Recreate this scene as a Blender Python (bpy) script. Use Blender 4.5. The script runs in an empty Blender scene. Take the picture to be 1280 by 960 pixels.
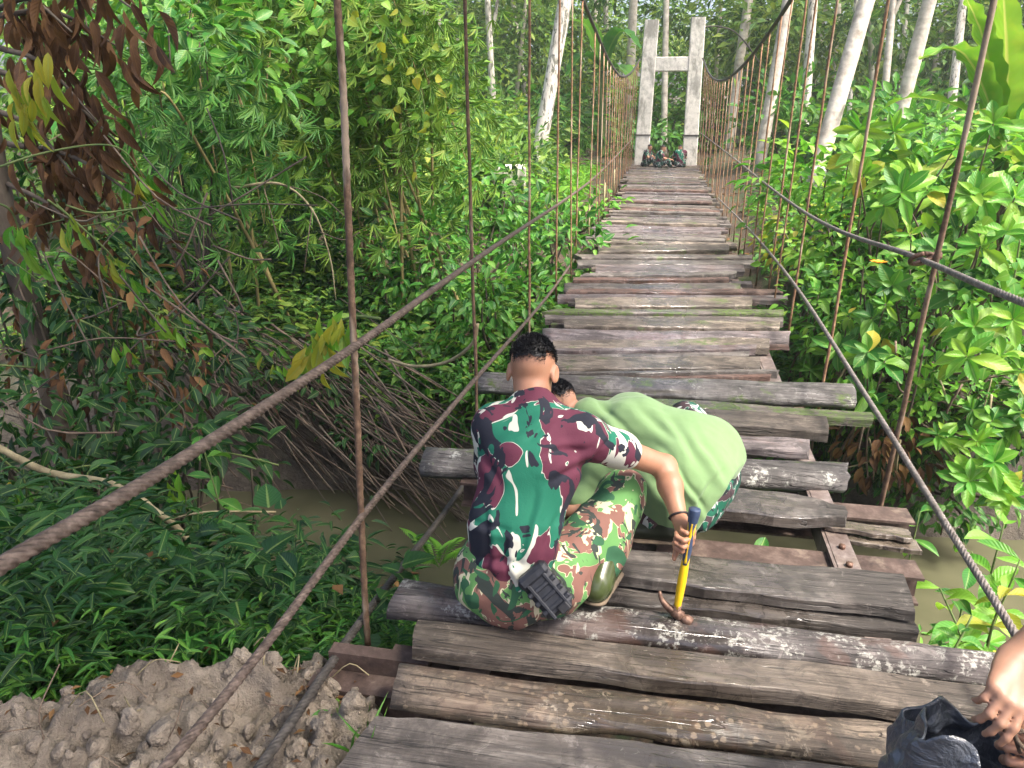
import bpy, math, random
import numpy as np
from mathutils import Vector, Matrix

# ------------------------------------------------------------------ camera, sky, sun, exposure
sc = bpy.context.scene
COL = sc.collection
FPX, CAM_H, CAM_X = 950.0, 1.6, -0.08
PITCH = math.atan(350 / 950.0); YAW = math.atan(190 / 1012.6)
cam_d = bpy.data.cameras.new('camera'); cam = bpy.data.objects.new('camera', cam_d); COL.objects.link(cam)
cam_d.sensor_width = 36.0; cam_d.lens = 36.0 * FPX / 1280.0
cam_d.clip_start = 0.05; cam_d.clip_end = 600
cam.location = (CAM_X, 0, CAM_H)
cam.rotation_euler = (math.pi / 2 - PITCH, 0, YAW)
sc.camera = cam

SUN_EL, SUN_AZ = math.radians(57), math.radians(112)      # azimuth from +Y towards +X
w = bpy.data.worlds.new('World'); sc.world = w; w.use_nodes = True
nt = w.node_tree; nt.nodes.clear()
sky = nt.nodes.new('ShaderNodeTexSky'); sky.sky_type = 'NISHITA'; sky.sun_disc = False
sky.sun_elevation = SUN_EL; sky.sun_rotation = SUN_AZ; sky.air_density = 0.5; sky.dust_density = 6.0; sky.ozone_density = 0.4
bg = nt.nodes.new('ShaderNodeBackground'); bg.inputs[1].default_value = 0.15
wo = nt.nodes.new('ShaderNodeOutputWorld')
nt.links.new(sky.outputs[0], bg.inputs[0]); nt.links.new(bg.outputs[0], wo.inputs[0])
sun_d = bpy.data.lights.new('sun', 'SUN'); sun = bpy.data.objects.new('sun', sun_d); COL.objects.link(sun)
sun_d.energy = 1.9; sun_d.angle = math.radians(8); sun_d.color = (1.0, 0.94, 0.84)
sdir = Vector((math.sin(SUN_AZ) * math.cos(SUN_EL), math.cos(SUN_AZ) * math.cos(SUN_EL), math.sin(SUN_EL)))
sun.rotation_euler = sdir.to_track_quat('Z', 'Y').to_euler()
sc.view_settings.view_transform = 'Standard'; sc.view_settings.look = 'None'
sc.view_settings.exposure = 2.05; sc.view_settings.gamma = 1.0
sc.cycles.max_bounces = 6; sc.cycles.diffuse_bounces = 3; sc.cycles.glossy_bounces = 2
sc.cycles.transmission_bounces = 3; sc.cycles.transparent_max_bounces = 4
sc.cycles.use_denoising = True
try: sc.cycles.denoiser = 'OPENIMAGEDENOISE'
except Exception: pass
sc.cycles.caustics_reflective = False; sc.cycles.caustics_refractive = False

# ------------------------------------------------------------------ helpers
RNG = np.random.default_rng(7)
rnd = random.Random(11)
A = np.array
_f = A([-math.sin(YAW) * math.cos(PITCH), math.cos(YAW) * math.cos(PITCH), -math.sin(PITCH)])
_r = A([math.cos(YAW), math.sin(YAW), 0.0]); _u = np.cross(_r, _f); _c = A([CAM_X, 0, CAM_H])
def ray(px, py): return _f + _r * (px - 640) / FPX - _u * (py - 480) / FPX
def at(px, py, y):                       # point of the place seen at photo pixel, at depth y along the bridge
    d = ray(px, py); return _c + d * (y / d[1])
def atz(px, py, z=0.0):
    d = ray(px, py); return _c + d * ((z - CAM_H) / d[2])
def atx(px, py, x):
    d = ray(px, py); return _c + d * ((x - CAM_X) / d[0])
def dep(px, py, t): return _c + ray(px, py) * t
def nrm(v):
    v = np.asarray(v, float); return v / (np.linalg.norm(v, axis=-1, keepdims=True) + 1e-12)

def _hash(ix, iy, iz, seed):
    h = (ix.astype(np.int64) * 374761393 + iy.astype(np.int64) * 668265263 + iz.astype(np.int64) * 2147483647 + seed * 1274126177) & 0xFFFFFFFF
    h = ((h ^ (h >> 13)) * 1274126177) & 0xFFFFFFFF
    h = (h ^ (h >> 16)) & 0xFFFFFFFF
    return h.astype(np.float64) / 4294967295.0
def vnoise(P, seed=0):                   # value noise, -1..1
    P = np.asarray(P, float); i = np.floor(P); f = P - i; f = f * f * (3 - 2 * f)
    ix, iy, iz = i[..., 0], i[..., 1], i[..., 2]; r = 0
    for dx in (0, 1):
        for dy in (0, 1):
            for dz in (0, 1):
                wgt = (f[..., 0] if dx else 1 - f[..., 0]) * (f[..., 1] if dy else 1 - f[..., 1]) * (f[..., 2] if dz else 1 - f[..., 2])
                r = r + wgt * _hash(ix + dx, iy + dy, iz + dz, seed)
    return r * 2 - 1
def fbm(P, octv=4, seed=0):
    r = 0; a = 1.0; P = np.asarray(P, float)
    for o in range(octv): r = r + a * vnoise(P * 2 ** o + 17.3 * o, seed + o); a *= .5
    return r

def mk_mesh(name, V, Q=None, T=None, mats=(), midx=None, attrs=None, smooth=True, NG=None):
    me = bpy.data.meshes.new(name); V = np.asarray(V, np.float32)
    loops = []; tot = []
    if Q is not None and len(Q): loops.append(np.asarray(Q, np.int32).ravel()); tot.append(np.full(len(Q), 4, np.int32))
    if T is not None and len(T): loops.append(np.asarray(T, np.int32).ravel()); tot.append(np.full(len(T), 3, np.int32))
    for g in (NG or []): loops.append(np.asarray(g, np.int32)); tot.append(A([len(g)], np.int32))
    loops = np.concatenate(loops); tot = np.concatenate(tot)
    me.vertices.add(len(V)); me.vertices.foreach_set('co', V.ravel())
    me.loops.add(len(loops)); me.loops.foreach_set('vertex_index', loops)
    me.polygons.add(len(tot)); st = np.zeros(len(tot), np.int32); st[1:] = np.cumsum(tot)[:-1]
    me.polygons.foreach_set('loop_start', st)
    try: me.polygons.foreach_set('loop_total', tot)
    except Exception: pass
    for m in mats: me.materials.append(m)
    if midx is not None: me.polygons.foreach_set('material_index', np.asarray(midx, np.int32))
    me.polygons.foreach_set('use_smooth', np.full(len(tot), bool(smooth)))
    for k, v in (attrs or {}).items():
        a = me.attributes.new(k, 'FLOAT', 'POINT'); a.data.foreach_set('value', np.asarray(v, np.float32))
    me.update(calc_edges=True); me.validate()
    return me

WLOC = {}
def link(name, data, parent=None, loc=(0, 0, 0)):
    o = bpy.data.objects.new(name, data); COL.objects.link(o)
    loc = A(loc, float)
    WLOC[o.name] = loc
    if parent is not None:
        o.parent = parent; o.location = loc - WLOC[parent.name]
    else: o.location = loc
    return o
def thing(name, label, cat, loc=(0, 0, 0), group=None):
    o = link(name, None, None, loc); o.empty_display_size = .1
    o['label'] = label; o['category'] = cat
    if group: o['group'] = group
    return o
def tag(o, label=None, cat=None, group=None, kind=None):
    if label: o['label'] = label
    if cat: o['category'] = cat
    if group: o['group'] = group
    if kind: o['kind'] = kind
    return o
def part(name, geo, mat, parent=None, loc=None, smooth=True, attrs=None):
    V, Q, T = geo; V = np.asarray(V, float)
    base = WLOC[parent.name] if parent is not None else A([0, 0, 0.])
    l = base if loc is None else A(loc, float)
    me = mk_mesh(name, V - l, Q, T, (mat,) if not isinstance(mat, (list, tuple)) else mat, attrs=attrs, smooth=smooth)
    return link(name, me, parent, l)
def copy_tree(o, loc, rz=0.0, sc_=1.0, label=None):
    def cp(x, par):
        c = x.copy(); COL.objects.link(c)
        if par is not None: c.parent = par
        for ch in x.children: cp(ch, c)
        return c
    r = cp(o, None); r.location = loc; r.rotation_euler = (0, 0, rz)
    r.scale = (sc_,) * 3 if np.isscalar(sc_) else sc_
    if label: r['label'] = label
    return r

def merge(gs):
    Vs, Qs, Ts, n = [], [], [], 0
    for V, Q, T in gs:
        V = np.asarray(V, float); Vs.append(V)
        if Q is not None and len(Q): Qs.append(np.asarray(Q) + n)
        if T is not None and len(T): Ts.append(np.asarray(T) + n)
        n += len(V)
    return np.concatenate(Vs), (np.concatenate(Qs) if Qs else None), (np.concatenate(Ts) if Ts else None)

def frames(P):
    P = np.asarray(P, float); t = np.gradient(P, axis=0); t = nrm(t)
    ref = A([0, 0, 1.]) if abs(t[0][2]) < .9 else A([1., 0, 0])
    n = nrm(ref - t[0] * (ref @ t[0])); N = [n]
    for i in range(1, len(P)):
        n = n - t[i] * (n @ t[i]); n = n / (np.linalg.norm(n) + 1e-9); N.append(n)
    N = A(N); B = np.cross(t, N); return t, N, B
def tube(P, R, n=6, wob=0.0, seed=0, prof=None):
    P = np.asarray(P, float); R = np.broadcast_to(np.asarray(R, float), (len(P),))
    t, N, B = frames(P); m = len(P)
    th = np.linspace(0, 2 * np.pi, n, endpoint=False)
    rr = R[:, None] * np.ones(n)[None]
    if prof is not None: rr = rr * prof(np.arange(m)[:, None], th[None])
    V = P[:, None] + rr[..., None] * (np.cos(th)[None, :, None] * N[:, None] + np.sin(th)[None, :, None] * B[:, None])
    if wob: V = V + (wob * R[:, None] * vnoise(V * 3.0 / max(R.max(), .01) * .2, seed))[..., None] * nrm(V - P[:, None])
    V = V.reshape(-1, 3)
    i = np.arange(m - 1)[:, None] * n; j = np.arange(n)[None]; j2 = (j + 1) % n
    Q = np.stack([i + j, i + j2, i + n + j2, i + n + j], -1).reshape(-1, 4)
    a, b = len(V), len(V) + 1
    V = np.concatenate([V, P[:1], P[-1:]])
    jj = np.arange(n); T = np.concatenate([np.stack([np.full(n, a), (jj + 1) % n, jj], -1), np.stack([np.full(n, b), (m - 1) * n + jj, (m - 1) * n + (jj + 1) % n], -1)])
    return V, Q, T
def spline(pts, n):
    pts = np.asarray(pts, float); k = len(pts)
    if k == 2: return pts[0] + (pts[1] - pts[0]) * np.linspace(0, 1, n)[:, None]
    p = np.concatenate([[2 * pts[0] - pts[1]], pts, [2 * pts[-1] - pts[-2]]])
    u = np.linspace(0, k - 1 - 1e-6, n); i = u.astype(int); f = (u - i)[:, None]
    a, b, c, d = p[i], p[i + 1], p[i + 2], p[i + 3]
    return .5 * (2 * b + (c - a) * f + (2 * a - 5 * b + 4 * c - d) * f ** 2 + (3 * b - a - 3 * c + d) * f ** 3)
def box(c, s, R=None, bev=0.0):
    sx, sy, sz = A(s, float) / 2; b = min(bev, sx * .9, sy * .9, sz * .9)
    if b <= 0:
        V = A([[x, y, z] for x in (-sx, sx) for y in (-sy, sy) for z in (-sz, sz)])
        Q = A([[0, 1, 3, 2], [4, 6, 7, 5], [0, 4, 5, 1], [2, 3, 7, 6], [0, 2, 6, 4], [1, 5, 7, 3]]); T = None
    else:
        V = []; ix = {}
        for x in (-1, 1):
            for y in (-1, 1):
                for z in (-1, 1):
                    for k in range(3):
                        v = [x * (sx - (b if k != 0 else 0)), y * (sy - (b if k != 1 else 0)), z * (sz - (b if k != 2 else 0))]
                        ix[(x, y, z, k)] = len(V); V.append(v)
        V = A(V); Q = []; T = []
        for k in range(3):
            for s_ in (-1, 1):
                o = [q for q in range(3) if q != k]; ring = []
                for p_, q_ in ((-1, -1), (1, -1), (1, 1), (-1, 1)):
                    w_ = [0, 0, 0]; w_[k] = s_; w_[o[0]] = p_; w_[o[1]] = q_; ring.append(ix[(*w_, k)])
                Q.append(ring)
        for k in range(3):
            o = [q for q in range(3) if q != k]
            for p_ in (-1, 1):
                for q_ in (-1, 1):
                    def w_(s_, kk):
                        v = [0, 0, 0]; v[k] = s_; v[o[0]] = p_; v[o[1]] = q_; return ix[(*v, kk)]
                    Q.append([w_(-1, o[0]), w_(1, o[0]), w_(1, o[1]), w_(-1, o[1])])
        for x in (-1, 1):
            for y in (-1, 1):
                for z in (-1, 1): T.append([ix[(x, y, z, k)] for k in range(3)])
        Q = A(Q); T = A(T)
        def orient(Fc):
            c_ = V[Fc].mean(1); nn = np.cross(V[Fc[:, 1]] - V[Fc[:, 0]], V[Fc[:, 2]] - V[Fc[:, 0]]); bad = (nn * c_).sum(1) < 0
            Fc[bad] = Fc[bad][:, ::-1]; return Fc
        Q = orient(Q); T = orient(T)
    if R is not None: V = V @ A(R).T          # columns of R are the box axes
    return V + A(c, float), Q, T
def axes(x, z):
    x = nrm(x); z = nrm(A(z, float) - x * (A(z, float) @ x)); return np.stack([x, np.cross(z, x), z], 1)
def grid_faces(m, n, wrap=False):
    i = np.arange(m - 1)[:, None] * n; j = np.arange(n if wrap else n - 1)[None]; j2 = (j + 1) % n
    return np.stack([i + j, i + j2, i + n + j2, i + n + j], -1).reshape(-1, 4)

# ------------------------------------------------------------------ materials
def mat(name):
    m = bpy.data.materials.new(name); m.use_nodes = True; n = m.node_tree; n.nodes.clear()
    out = n.nodes.new('ShaderNodeOutputMaterial'); b = n.nodes.new('ShaderNodeBsdfPrincipled')
    n.links.new(b.outputs[0], out.inputs[0])
    return m, n, b, out
def N(n, t, **kw):
    x = n.nodes.new(t)
    for k, v in kw.items(): setattr(x, k, v)
    return x
def noise(n, vec, scale, detail=4, rough=.55, dist=0.0):
    x = N(n, 'ShaderNodeTexNoise'); x.inputs['Scale'].default_value = scale; x.inputs['Detail'].default_value = detail
    x.inputs['Roughness'].default_value = rough; x.inputs['Distortion'].default_value = dist
    if vec is not None: n.links.new(vec, x.inputs['Vector'])
    return x.outputs['Fac']
def ramp(n, fac, stops, interp='LINEAR'):
    r = N(n, 'ShaderNodeValToRGB'); r.color_ramp.interpolation = interp; e = r.color_ramp.elements
    while len(e) < len(stops): e.new(.5)
    for s, (p, c) in zip(e, stops):
        s.position = p; s.color = (*c, 1) if len(c) == 3 else c
    n.links.new(fac, r.inputs[0]); return r.outputs[0]
def thr(n, fac, a, b):                        # 0 below a, 1 above b
    m = N(n, 'ShaderNodeMapRange', clamp=True); m.interpolation_type = 'SMOOTHSTEP'
    m.inputs[1].default_value = a; m.inputs[2].default_value = b; n.links.new(fac, m.inputs[0]); return m.outputs[0]
def mixc(n, fac, a, b, blend='MIX'):
    m = N(n, 'ShaderNodeMix', data_type='RGBA', blend_type=blend)
    for s, v in ((m.inputs[0], fac), (m.inputs[6], a), (m.inputs[7], b)):
        if isinstance(v, (int, float)): s.default_value = v
        elif isinstance(v, tuple): s.default_value = (*v, 1)
        else: n.links.new(v, s)
    return m.outputs[2]
def math_(n, op, a, b=None):
    m = N(n, 'ShaderNodeMath', operation=op)
    for s, v in ((m.inputs[0], a), (m.inputs[1], b)):
        if v is None: continue
        if isinstance(v, (int, float)): s.default_value = v
        else: n.links.new(v, s)
    return m.outputs[0]
def bump(n, b, h, strength=.5, dist=.01):
    x = N(n, 'ShaderNodeBump'); x.inputs['Strength'].default_value = strength; x.inputs['Distance'].default_value = dist
    n.links.new(h, x.inputs['Height']); n.links.new(x.outputs[0], b.inputs['Normal'])
def mapping(n, scale=(1, 1, 1), coord='Object', rand=True):
    tc = N(n, 'ShaderNodeTexCoord'); v = tc.outputs[coord]
    if rand:
        oi = N(n, 'ShaderNodeObjectInfo'); mu = math_(n, 'MULTIPLY', oi.outputs['Random'], 60.0)
        ad = N(n, 'ShaderNodeVectorMath', operation='ADD'); n.links.new(v, ad.inputs[0]); n.links.new(mu, ad.inputs[1]); v = ad.outputs[0]
    mp = N(n, 'ShaderNodeMapping'); mp.inputs['Scale'].default_value = scale; n.links.new(v, mp.inputs['Vector'])
    return mp.outputs[0]

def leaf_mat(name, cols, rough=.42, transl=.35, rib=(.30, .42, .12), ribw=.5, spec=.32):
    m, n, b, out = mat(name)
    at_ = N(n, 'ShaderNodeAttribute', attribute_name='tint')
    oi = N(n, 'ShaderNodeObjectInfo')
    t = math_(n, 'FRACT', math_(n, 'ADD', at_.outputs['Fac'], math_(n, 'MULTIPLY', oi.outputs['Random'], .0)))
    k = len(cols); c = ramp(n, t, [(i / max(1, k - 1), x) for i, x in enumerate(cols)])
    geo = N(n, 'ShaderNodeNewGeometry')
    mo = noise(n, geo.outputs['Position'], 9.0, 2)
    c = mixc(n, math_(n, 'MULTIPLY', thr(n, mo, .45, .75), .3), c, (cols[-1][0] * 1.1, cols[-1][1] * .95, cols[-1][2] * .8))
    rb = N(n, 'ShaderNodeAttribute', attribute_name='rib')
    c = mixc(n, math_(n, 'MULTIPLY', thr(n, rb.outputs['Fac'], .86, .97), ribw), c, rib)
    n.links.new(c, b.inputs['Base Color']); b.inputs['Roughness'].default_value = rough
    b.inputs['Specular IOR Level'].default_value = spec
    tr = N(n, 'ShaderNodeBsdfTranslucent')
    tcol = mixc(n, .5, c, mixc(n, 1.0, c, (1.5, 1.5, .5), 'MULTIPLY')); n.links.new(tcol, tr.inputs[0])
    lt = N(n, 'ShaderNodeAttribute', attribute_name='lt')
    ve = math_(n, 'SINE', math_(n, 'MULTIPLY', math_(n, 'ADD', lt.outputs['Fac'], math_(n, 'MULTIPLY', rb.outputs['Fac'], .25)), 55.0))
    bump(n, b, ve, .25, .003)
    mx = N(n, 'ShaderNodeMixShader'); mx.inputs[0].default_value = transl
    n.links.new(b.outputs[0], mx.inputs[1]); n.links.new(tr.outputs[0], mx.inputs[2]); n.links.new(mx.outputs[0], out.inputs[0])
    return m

M = {}
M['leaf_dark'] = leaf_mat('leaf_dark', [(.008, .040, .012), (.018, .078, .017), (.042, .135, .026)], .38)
M['leaf_mid'] = leaf_mat('leaf_mid', [(.018, .10, .020), (.042, .17, .026), (.085, .25, .034), (.15, .31, .04)], .4)
M['leaf_bright'] = leaf_mat('leaf_bright', [(.045, .19, .024), (.085, .28, .030), (.16, .37, .040), (.26, .42, .05)], .4, .4)
M['leaf_yellow'] = leaf_mat('leaf_yellow', [(.08, .22, .03), (.16, .30, .035), (.34, .36, .04), (.42, .34, .05)], .45, .45)
M['leaf_bamboo'] = leaf_mat('leaf_bamboo', [(.04, .14, .022), (.10, .24, .030), (.20, .34, .045), (.34, .36, .08)], .5, .5, ribw=.15)
M['leaf_wood'] = leaf_mat('leaf_wood', [(.014, .06, .016), (.042, .135, .024), (.115, .235, .036), (.28, .37, .06)], .5, .4)
M['leaf_dead'] = leaf_mat('leaf_dead', [(.035, .018, .010), (.085, .042, .02), (.16, .085, .035), (.27, .16, .06)], .7, .2, rib=(.2, .12, .05), ribw=.3, spec=.2)
M['leaf_banana'] = leaf_mat('leaf_banana', [(.11, .30, .035), (.18, .38, .05), (.34, .42, .07)], .35, .28, rib=(.5, .5, .2), ribw=.8)

def bark_mat(name, a, b_, c_, scale=6, ring=False, spots=None, rough=.85):
    m, n, b, out = mat(name); v = mapping(n, (1, 1, .35) if not ring else (1, 1, 1)); geo = N(n, 'ShaderNodeNewGeometry')
    f = noise(n, v, scale, 6, .65); c = ramp(n, f, [(.3, a), (.5, b_), (.7, c_)])
    if spots:
        s = noise(n, v, scale * 2.2, 4, .6, .6); c = mixc(n, thr(n, s, .52, .60), c, spots)
    hgt = f
    if ring:
        wv = N(n, 'ShaderNodeTexWave', wave_type='BANDS', bands_direction='Z'); wv.inputs['Scale'].default_value = 1.6; wv.inputs['Distortion'].default_value = 9.0; wv.inputs['Detail'].default_value = 3
        n.links.new(v, wv.inputs['Vector']); c = mixc(n, math_(n, 'MULTIPLY', thr(n, wv.outputs['Fac'], .72, .95), .16), c, tuple(x * .6 for x in a)); hgt = math_(n, 'ADD', f, math_(n, 'MULTIPLY', wv.outputs['Fac'], .15))
    n.links.new(c, b.inputs['Base Color']); b.inputs['Roughness'].default_value = rough; bump(n, b, hgt, .6, .03)
    return m
M['bark_dark'] = bark_mat('bark_dark', (.035, .027, .02), (.08, .062, .045), (.15, .125, .09))
M['bark_pale'] = bark_mat('bark_pale', (.27, .23, .185), (.47, .42, .355), (.62, .57, .49), 5, True)
M['bark_mottled'] = bark_mat('bark_mottled', (.33, .30, .25), (.55, .51, .45), (.68, .64, .57), 7, False, (.14, .14, .11))
M['twig'] = bark_mat('twig', (.05, .035, .025), (.12, .085, .06), (.22, .165, .11), 12)
M['twig_pale'] = bark_mat('twig_pale', (.14, .115, .06), (.26, .22, .12), (.38, .33, .2), 12)
M['stem_green'] = bark_mat('stem_green', (.05, .09, .025), (.10, .15, .04), (.18, .22, .07), 8)
M['culm'] = bark_mat('culm', (.10, .085, .03), (.20, .16, .06), (.30, .25, .1), 4)

def wood_mat(name, cols, flake=0.0, lichen=.0, lichen_col=(.55, .57, .52), moss=0.0, rust=0.0, wet=.4, lsc=5.0, crack=.3):
    m, n, b, out = mat(name)
    v = mapping(n, (1.6, 16, 16)); v2 = mapping(n, (1, 1, 1)); v3 = mapping(n, (3.0, 60, 60))
    g = noise(n, v, 1.0, 8, .68, 1.2); g2 = noise(n, v3, 1.0, 4, .6, .4)
    big = noise(n, v2, 3.0, 4, .6)
    c = ramp(n, g, [(.28, cols[0]), (.47, cols[1]), (.58, cols[2]), (.75, cols[3])])
    c = mixc(n, math_(n, 'MULTIPLY', thr(n, g2, .50, .68), crack), c, tuple(x * .35 for x in cols[0]))
    c = mixc(n, math_(n, 'MULTIPLY', thr(n, big, .42, .68), .55), c, cols[1])
    stain = noise(n, v2, 7.0, 5, .65)
    c = mixc(n, math_(n, 'MULTIPLY', thr(n, stain, .50, .62), .65), c, tuple(x * .42 for x in cols[1]))
    st2 = noise(n, v2, 2.1, 6, .7, .6); c = mixc(n, math_(n, 'MULTIPLY', thr(n, st2, .46, .58), .8), c, tuple(x * .42 for x in cols[1]))
    st3 = noise(n, v2, 11.0, 6, .75, .8); c = mixc(n, math_(n, 'MULTIPLY', thr(n, st3, .53, .60), .6), c, tuple(x * .38 for x in cols[1])); c = mixc(n, math_(n, 'MULTIPLY', thr(n, st3, .43, .36), .35), c, tuple(x * 1.15 for x in cols[3]))
    ck = noise(n, mapping(n, (.9, 34, 34)), 1.0, 2, .5, .5)
    crk = math_(n, 'SUBTRACT', 1.0, thr(n, math_(n, 'ABSOLUTE', math_(n, 'SUBTRACT', ck, .5)), .004, .014))
    c = mixc(n, math_(n, 'MULTIPLY', crk, .55), c, (.012, .010, .008))
    if flake:
        vo = N(n, 'ShaderNodeTexVoronoi'); vo.inputs['Scale'].default_value = 34; n.links.new(v2, vo.inputs['Vector'])
        fm = noise(n, v2, 6, 4, .6); c = mixc(n, math_(n, 'MULTIPLY', math_(n, 'MULTIPLY', math_(n, 'SUBTRACT', 1.0, thr(n, math_(n, 'ADD', vo.outputs['Distance'], math_(n, 'MULTIPLY', noise(n, v2, 55, 4, .7), .9)), .62, .80)), thr(n, fm, .46, .56)), flake), c, (.215, .165, .115))
    if rust:
        r_ = noise(n, v2, 4.3, 4, .6, .8); c = mixc(n, math_(n, 'MULTIPLY', thr(n, r_, .52, .6), rust), c, (.15, .066, .04))
    if lichen:
        l1 = noise(n, v2, lsc, 5, .7, .5); l2 = noise(n, v2, lsc * 7, 3, .7)
        k = math_(n, 'MULTIPLY', thr(n, l1, .635 - .13 * lichen, .70 - .11 * lichen), thr(n, l2, .46, .58))
        c = mixc(n, k, c, lichen_col)
    if moss:
        q = noise(n, v2, 4.0, 5, .7); q2 = noise(n, v2, 40, 2)
        c = mixc(n, math_(n, 'MULTIPLY', thr(n, q, .60 - .2 * moss, .70 - .2 * moss), thr(n, q2, .3, .6)), c, (.07, .11, .02))
    oi = N(n, 'ShaderNodeObjectInfo'); rv = math_(n, 'ADD', .66, math_(n, 'MULTIPLY', oi.outputs['Random'], .62)); sv = N(n, 'ShaderNodeHueSaturation'); n.links.new(c, sv.inputs['Color']); n.links.new(rv, sv.inputs['Value']); c = sv.outputs[0]
    n.links.new(c, b.inputs['Base Color'])
    wn = noise(n, v2, 2.2, 3, .6)
    rr = N(n, 'ShaderNodeMapRange', clamp=True); rr.inputs[1].default_value = .38; rr.inputs[2].default_value = .62
    rr.inputs[3].default_value = .72 - .42 * wet; rr.inputs[4].default_value = .82; n.links.new(wn, rr.inputs[0]); 
    tcw = N(n, 'ShaderNodeTexCoord'); sx = N(n, 'ShaderNodeSeparateXYZ'); n.links.new(tcw.outputs['Object'], sx.inputs[0])
    worn = math_(n, 'SUBTRACT', 1.0, thr(n, math_(n, 'ABSOLUTE', sx.outputs[0]), .10, .42))
    n.links.new(math_(n, 'SUBTRACT', rr.outputs[0], math_(n, 'MULTIPLY', worn, .60)), b.inputs['Roughness'])
    n.links.new(math_(n, 'ADD', .5, math_(n, 'MULTIPLY', worn, .5)), b.inputs['Specular IOR Level'])
    hh = math_(n, 'ADD', math_(n, 'ADD', g, math_(n, 'MULTIPLY', g2, -.7)), math_(n, 'MULTIPLY', stain, .5)); hh = math_(n, 'SUBTRACT', hh, math_(n, 'MULTIPLY', crk, .8)); bump(n, b, hh, .9, .014)
    bn = [q for q in n.nodes if q.type == 'BUMP'][0]; n.links.new(math_(n, 'SUBTRACT', .9, math_(n, 'MULTIPLY', worn, .65)), bn.inputs['Strength'])
    return m
GREY = [(.05, .043, .037), (.145, .126, .11), (.235, .21, .186), (.36, .33, .295)]
DARK = [(.04, .034, .03), (.105, .088, .076), (.17, .145, .125), (.27, .24, .205)]
PURP = [(.05, .041, .04), (.148, .123, .12), (.235, .20, .196), (.35, .31, .30)]
TAN = [(.055, .042, .031), (.16, .13, .10), (.26, .215, .168), (.38, .325, .26)]
RED = [(.045, .024, .02), (.125, .075, .058), (.20, .135, .108), (.30, .225, .185)]
WOODS = [wood_mat('wood_grey', GREY, lichen=.0), wood_mat('wood_purple', PURP, lichen=.04, lichen_col=(.4, .39, .36), rust=.2), wood_mat('wood_tan', TAN, lichen=.0, moss=.25), wood_mat('wood_red', RED, lichen=.0, rust=.35), wood_mat('wood_dark', DARK, lichen=.0, moss=.2)]
M['wood_weathered'] = wood_mat('wood_weathered', [(.04, .031, .025), (.10, .08, .063), (.15, .124, .098), (.235, .20, .162)], lichen=.0)
M['wood_slate'] = wood_mat('wood_slate', [(.036, .030, .026), (.095, .081, .071), (.145, .127, .112), (.23, .207, .186)], lichen=.0)
M['bark_log'] = wood_mat('bark_log', [(.024, .02, .02), (.065, .055, .053), (.115, .10, .096), (.20, .175, .165)], lichen=1.15, lichen_col=(.27, .265, .24), rust=.2, lsc=8.0)
M['bark_peel'] = wood_mat('bark_peel', [(.035, .026, .02), (.10, .078, .058), (.18, .14, .105), (.30, .245, .18)], flake=.9, lichen=.35, lichen_col=(.25, .21, .16), rust=.12, lsc=9.0)
M['wood_mossy'] = wood_mat('wood_mossy', DARK, lichen=.2, moss=.9)
M['wood_lichen'] = wood_mat('wood_lichen', [(.04, .036, .034), (.11, .10, .094), (.18, .17, .16), (.29, .275, .26)], lichen=.6, lichen_col=(.34, .345, .31), moss=.25, lsc=6.0)

def rust_mat(name, cols, sc_=30, pale=0.0, rough=.8, metal=.2):
    m, n, b, out = mat(name); v = mapping(n, (1, 1, 1)); v2 = mapping(n, (1, 1, .25))
    f = noise(n, v, sc_, 6, .7); c = ramp(n, f, [(.3, cols[0]), (.5, cols[1]), (.68, cols[2])])
    if pale:
        s = noise(n, v2, 9, 4, .6); c = mixc(n, math_(n, 'MULTIPLY', thr(n, s, .54, .64), pale), c, (.48, .40, .30))
    n.links.new(c, b.inputs['Base Color']); b.inputs['Roughness'].default_value = rough; b.inputs['Metallic'].default_value = metal
    bump(n, b, f, .6, .004); return m
M['rod'] = rust_mat('rusty_rod', [(.085, .046, .026), (.23, .125, .065), (.38, .235, .135)], 25, .6)
M['rod_dark'] = rust_mat('dark_rusty_rod', [(.04, .024, .016), (.11, .066, .04), (.21, .135, .085)], 25, .45)
M['rope'] = rust_mat('rusty_wire_rope', [(.036, .025, .02), (.10, .074, .06), (.19, .145, .12)], 40, .0, .6, .35)
M['rope_grey'] = rust_mat('grey_wire_rope', [(.075, .064, .058), (.18, .155, .14), (.30, .265, .245)], 40, .0, .55, .4)
M['cable_dark'] = rust_mat('dark_main_cable', [(.02, .018, .016), (.05, .045, .04), (.09, .08, .075)], 20, 0, .6)
M['steel_rust'] = rust_mat('rusted_steel', [(.028, .018, .014), (.07, .045, .036), (.135, .098, .08)], 12, .15, .75, .1)
M['steel_grey'] = rust_mat('weathered_steel', [(.09, .065, .055), (.19, .15, .135), (.30, .26, .24)], 14, .1, .5, .3)
M['iron'] = rust_mat('rusty_iron', [(.05, .026, .018), (.15, .085, .06), (.30, .19, .14)], 40, 0, .55, .5)
def concrete():
    m, n, b, out = mat('concrete'); v = mapping(n, (1, 1, .3)); v2 = mapping(n, (1, 1, 1), rand=False)
    f = noise(n, v2, 6, 7, .65); c = ramp(n, f, [(.3, (.36, .345, .31)), (.5, (.60, .565, .50)), (.7, (.70, .665, .60))])
    s = noise(n, v, 3.0, 5, .7, .4); c = mixc(n, math_(n, 'MULTIPLY', thr(n, s, .50, .64), .75), c, (.20, .19, .16))
    sp = noise(n, v2, 26, 3, .6); c = mixc(n, math_(n, 'MULTIPLY', thr(n, sp, .6, .68), .5), c, (.12, .12, .10))
    n.links.new(c, b.inputs['Base Color']); b.inputs['Roughness'].default_value = .9; bump(n, b, f, .4, .02); return m
M['concrete'] = concrete()

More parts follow.
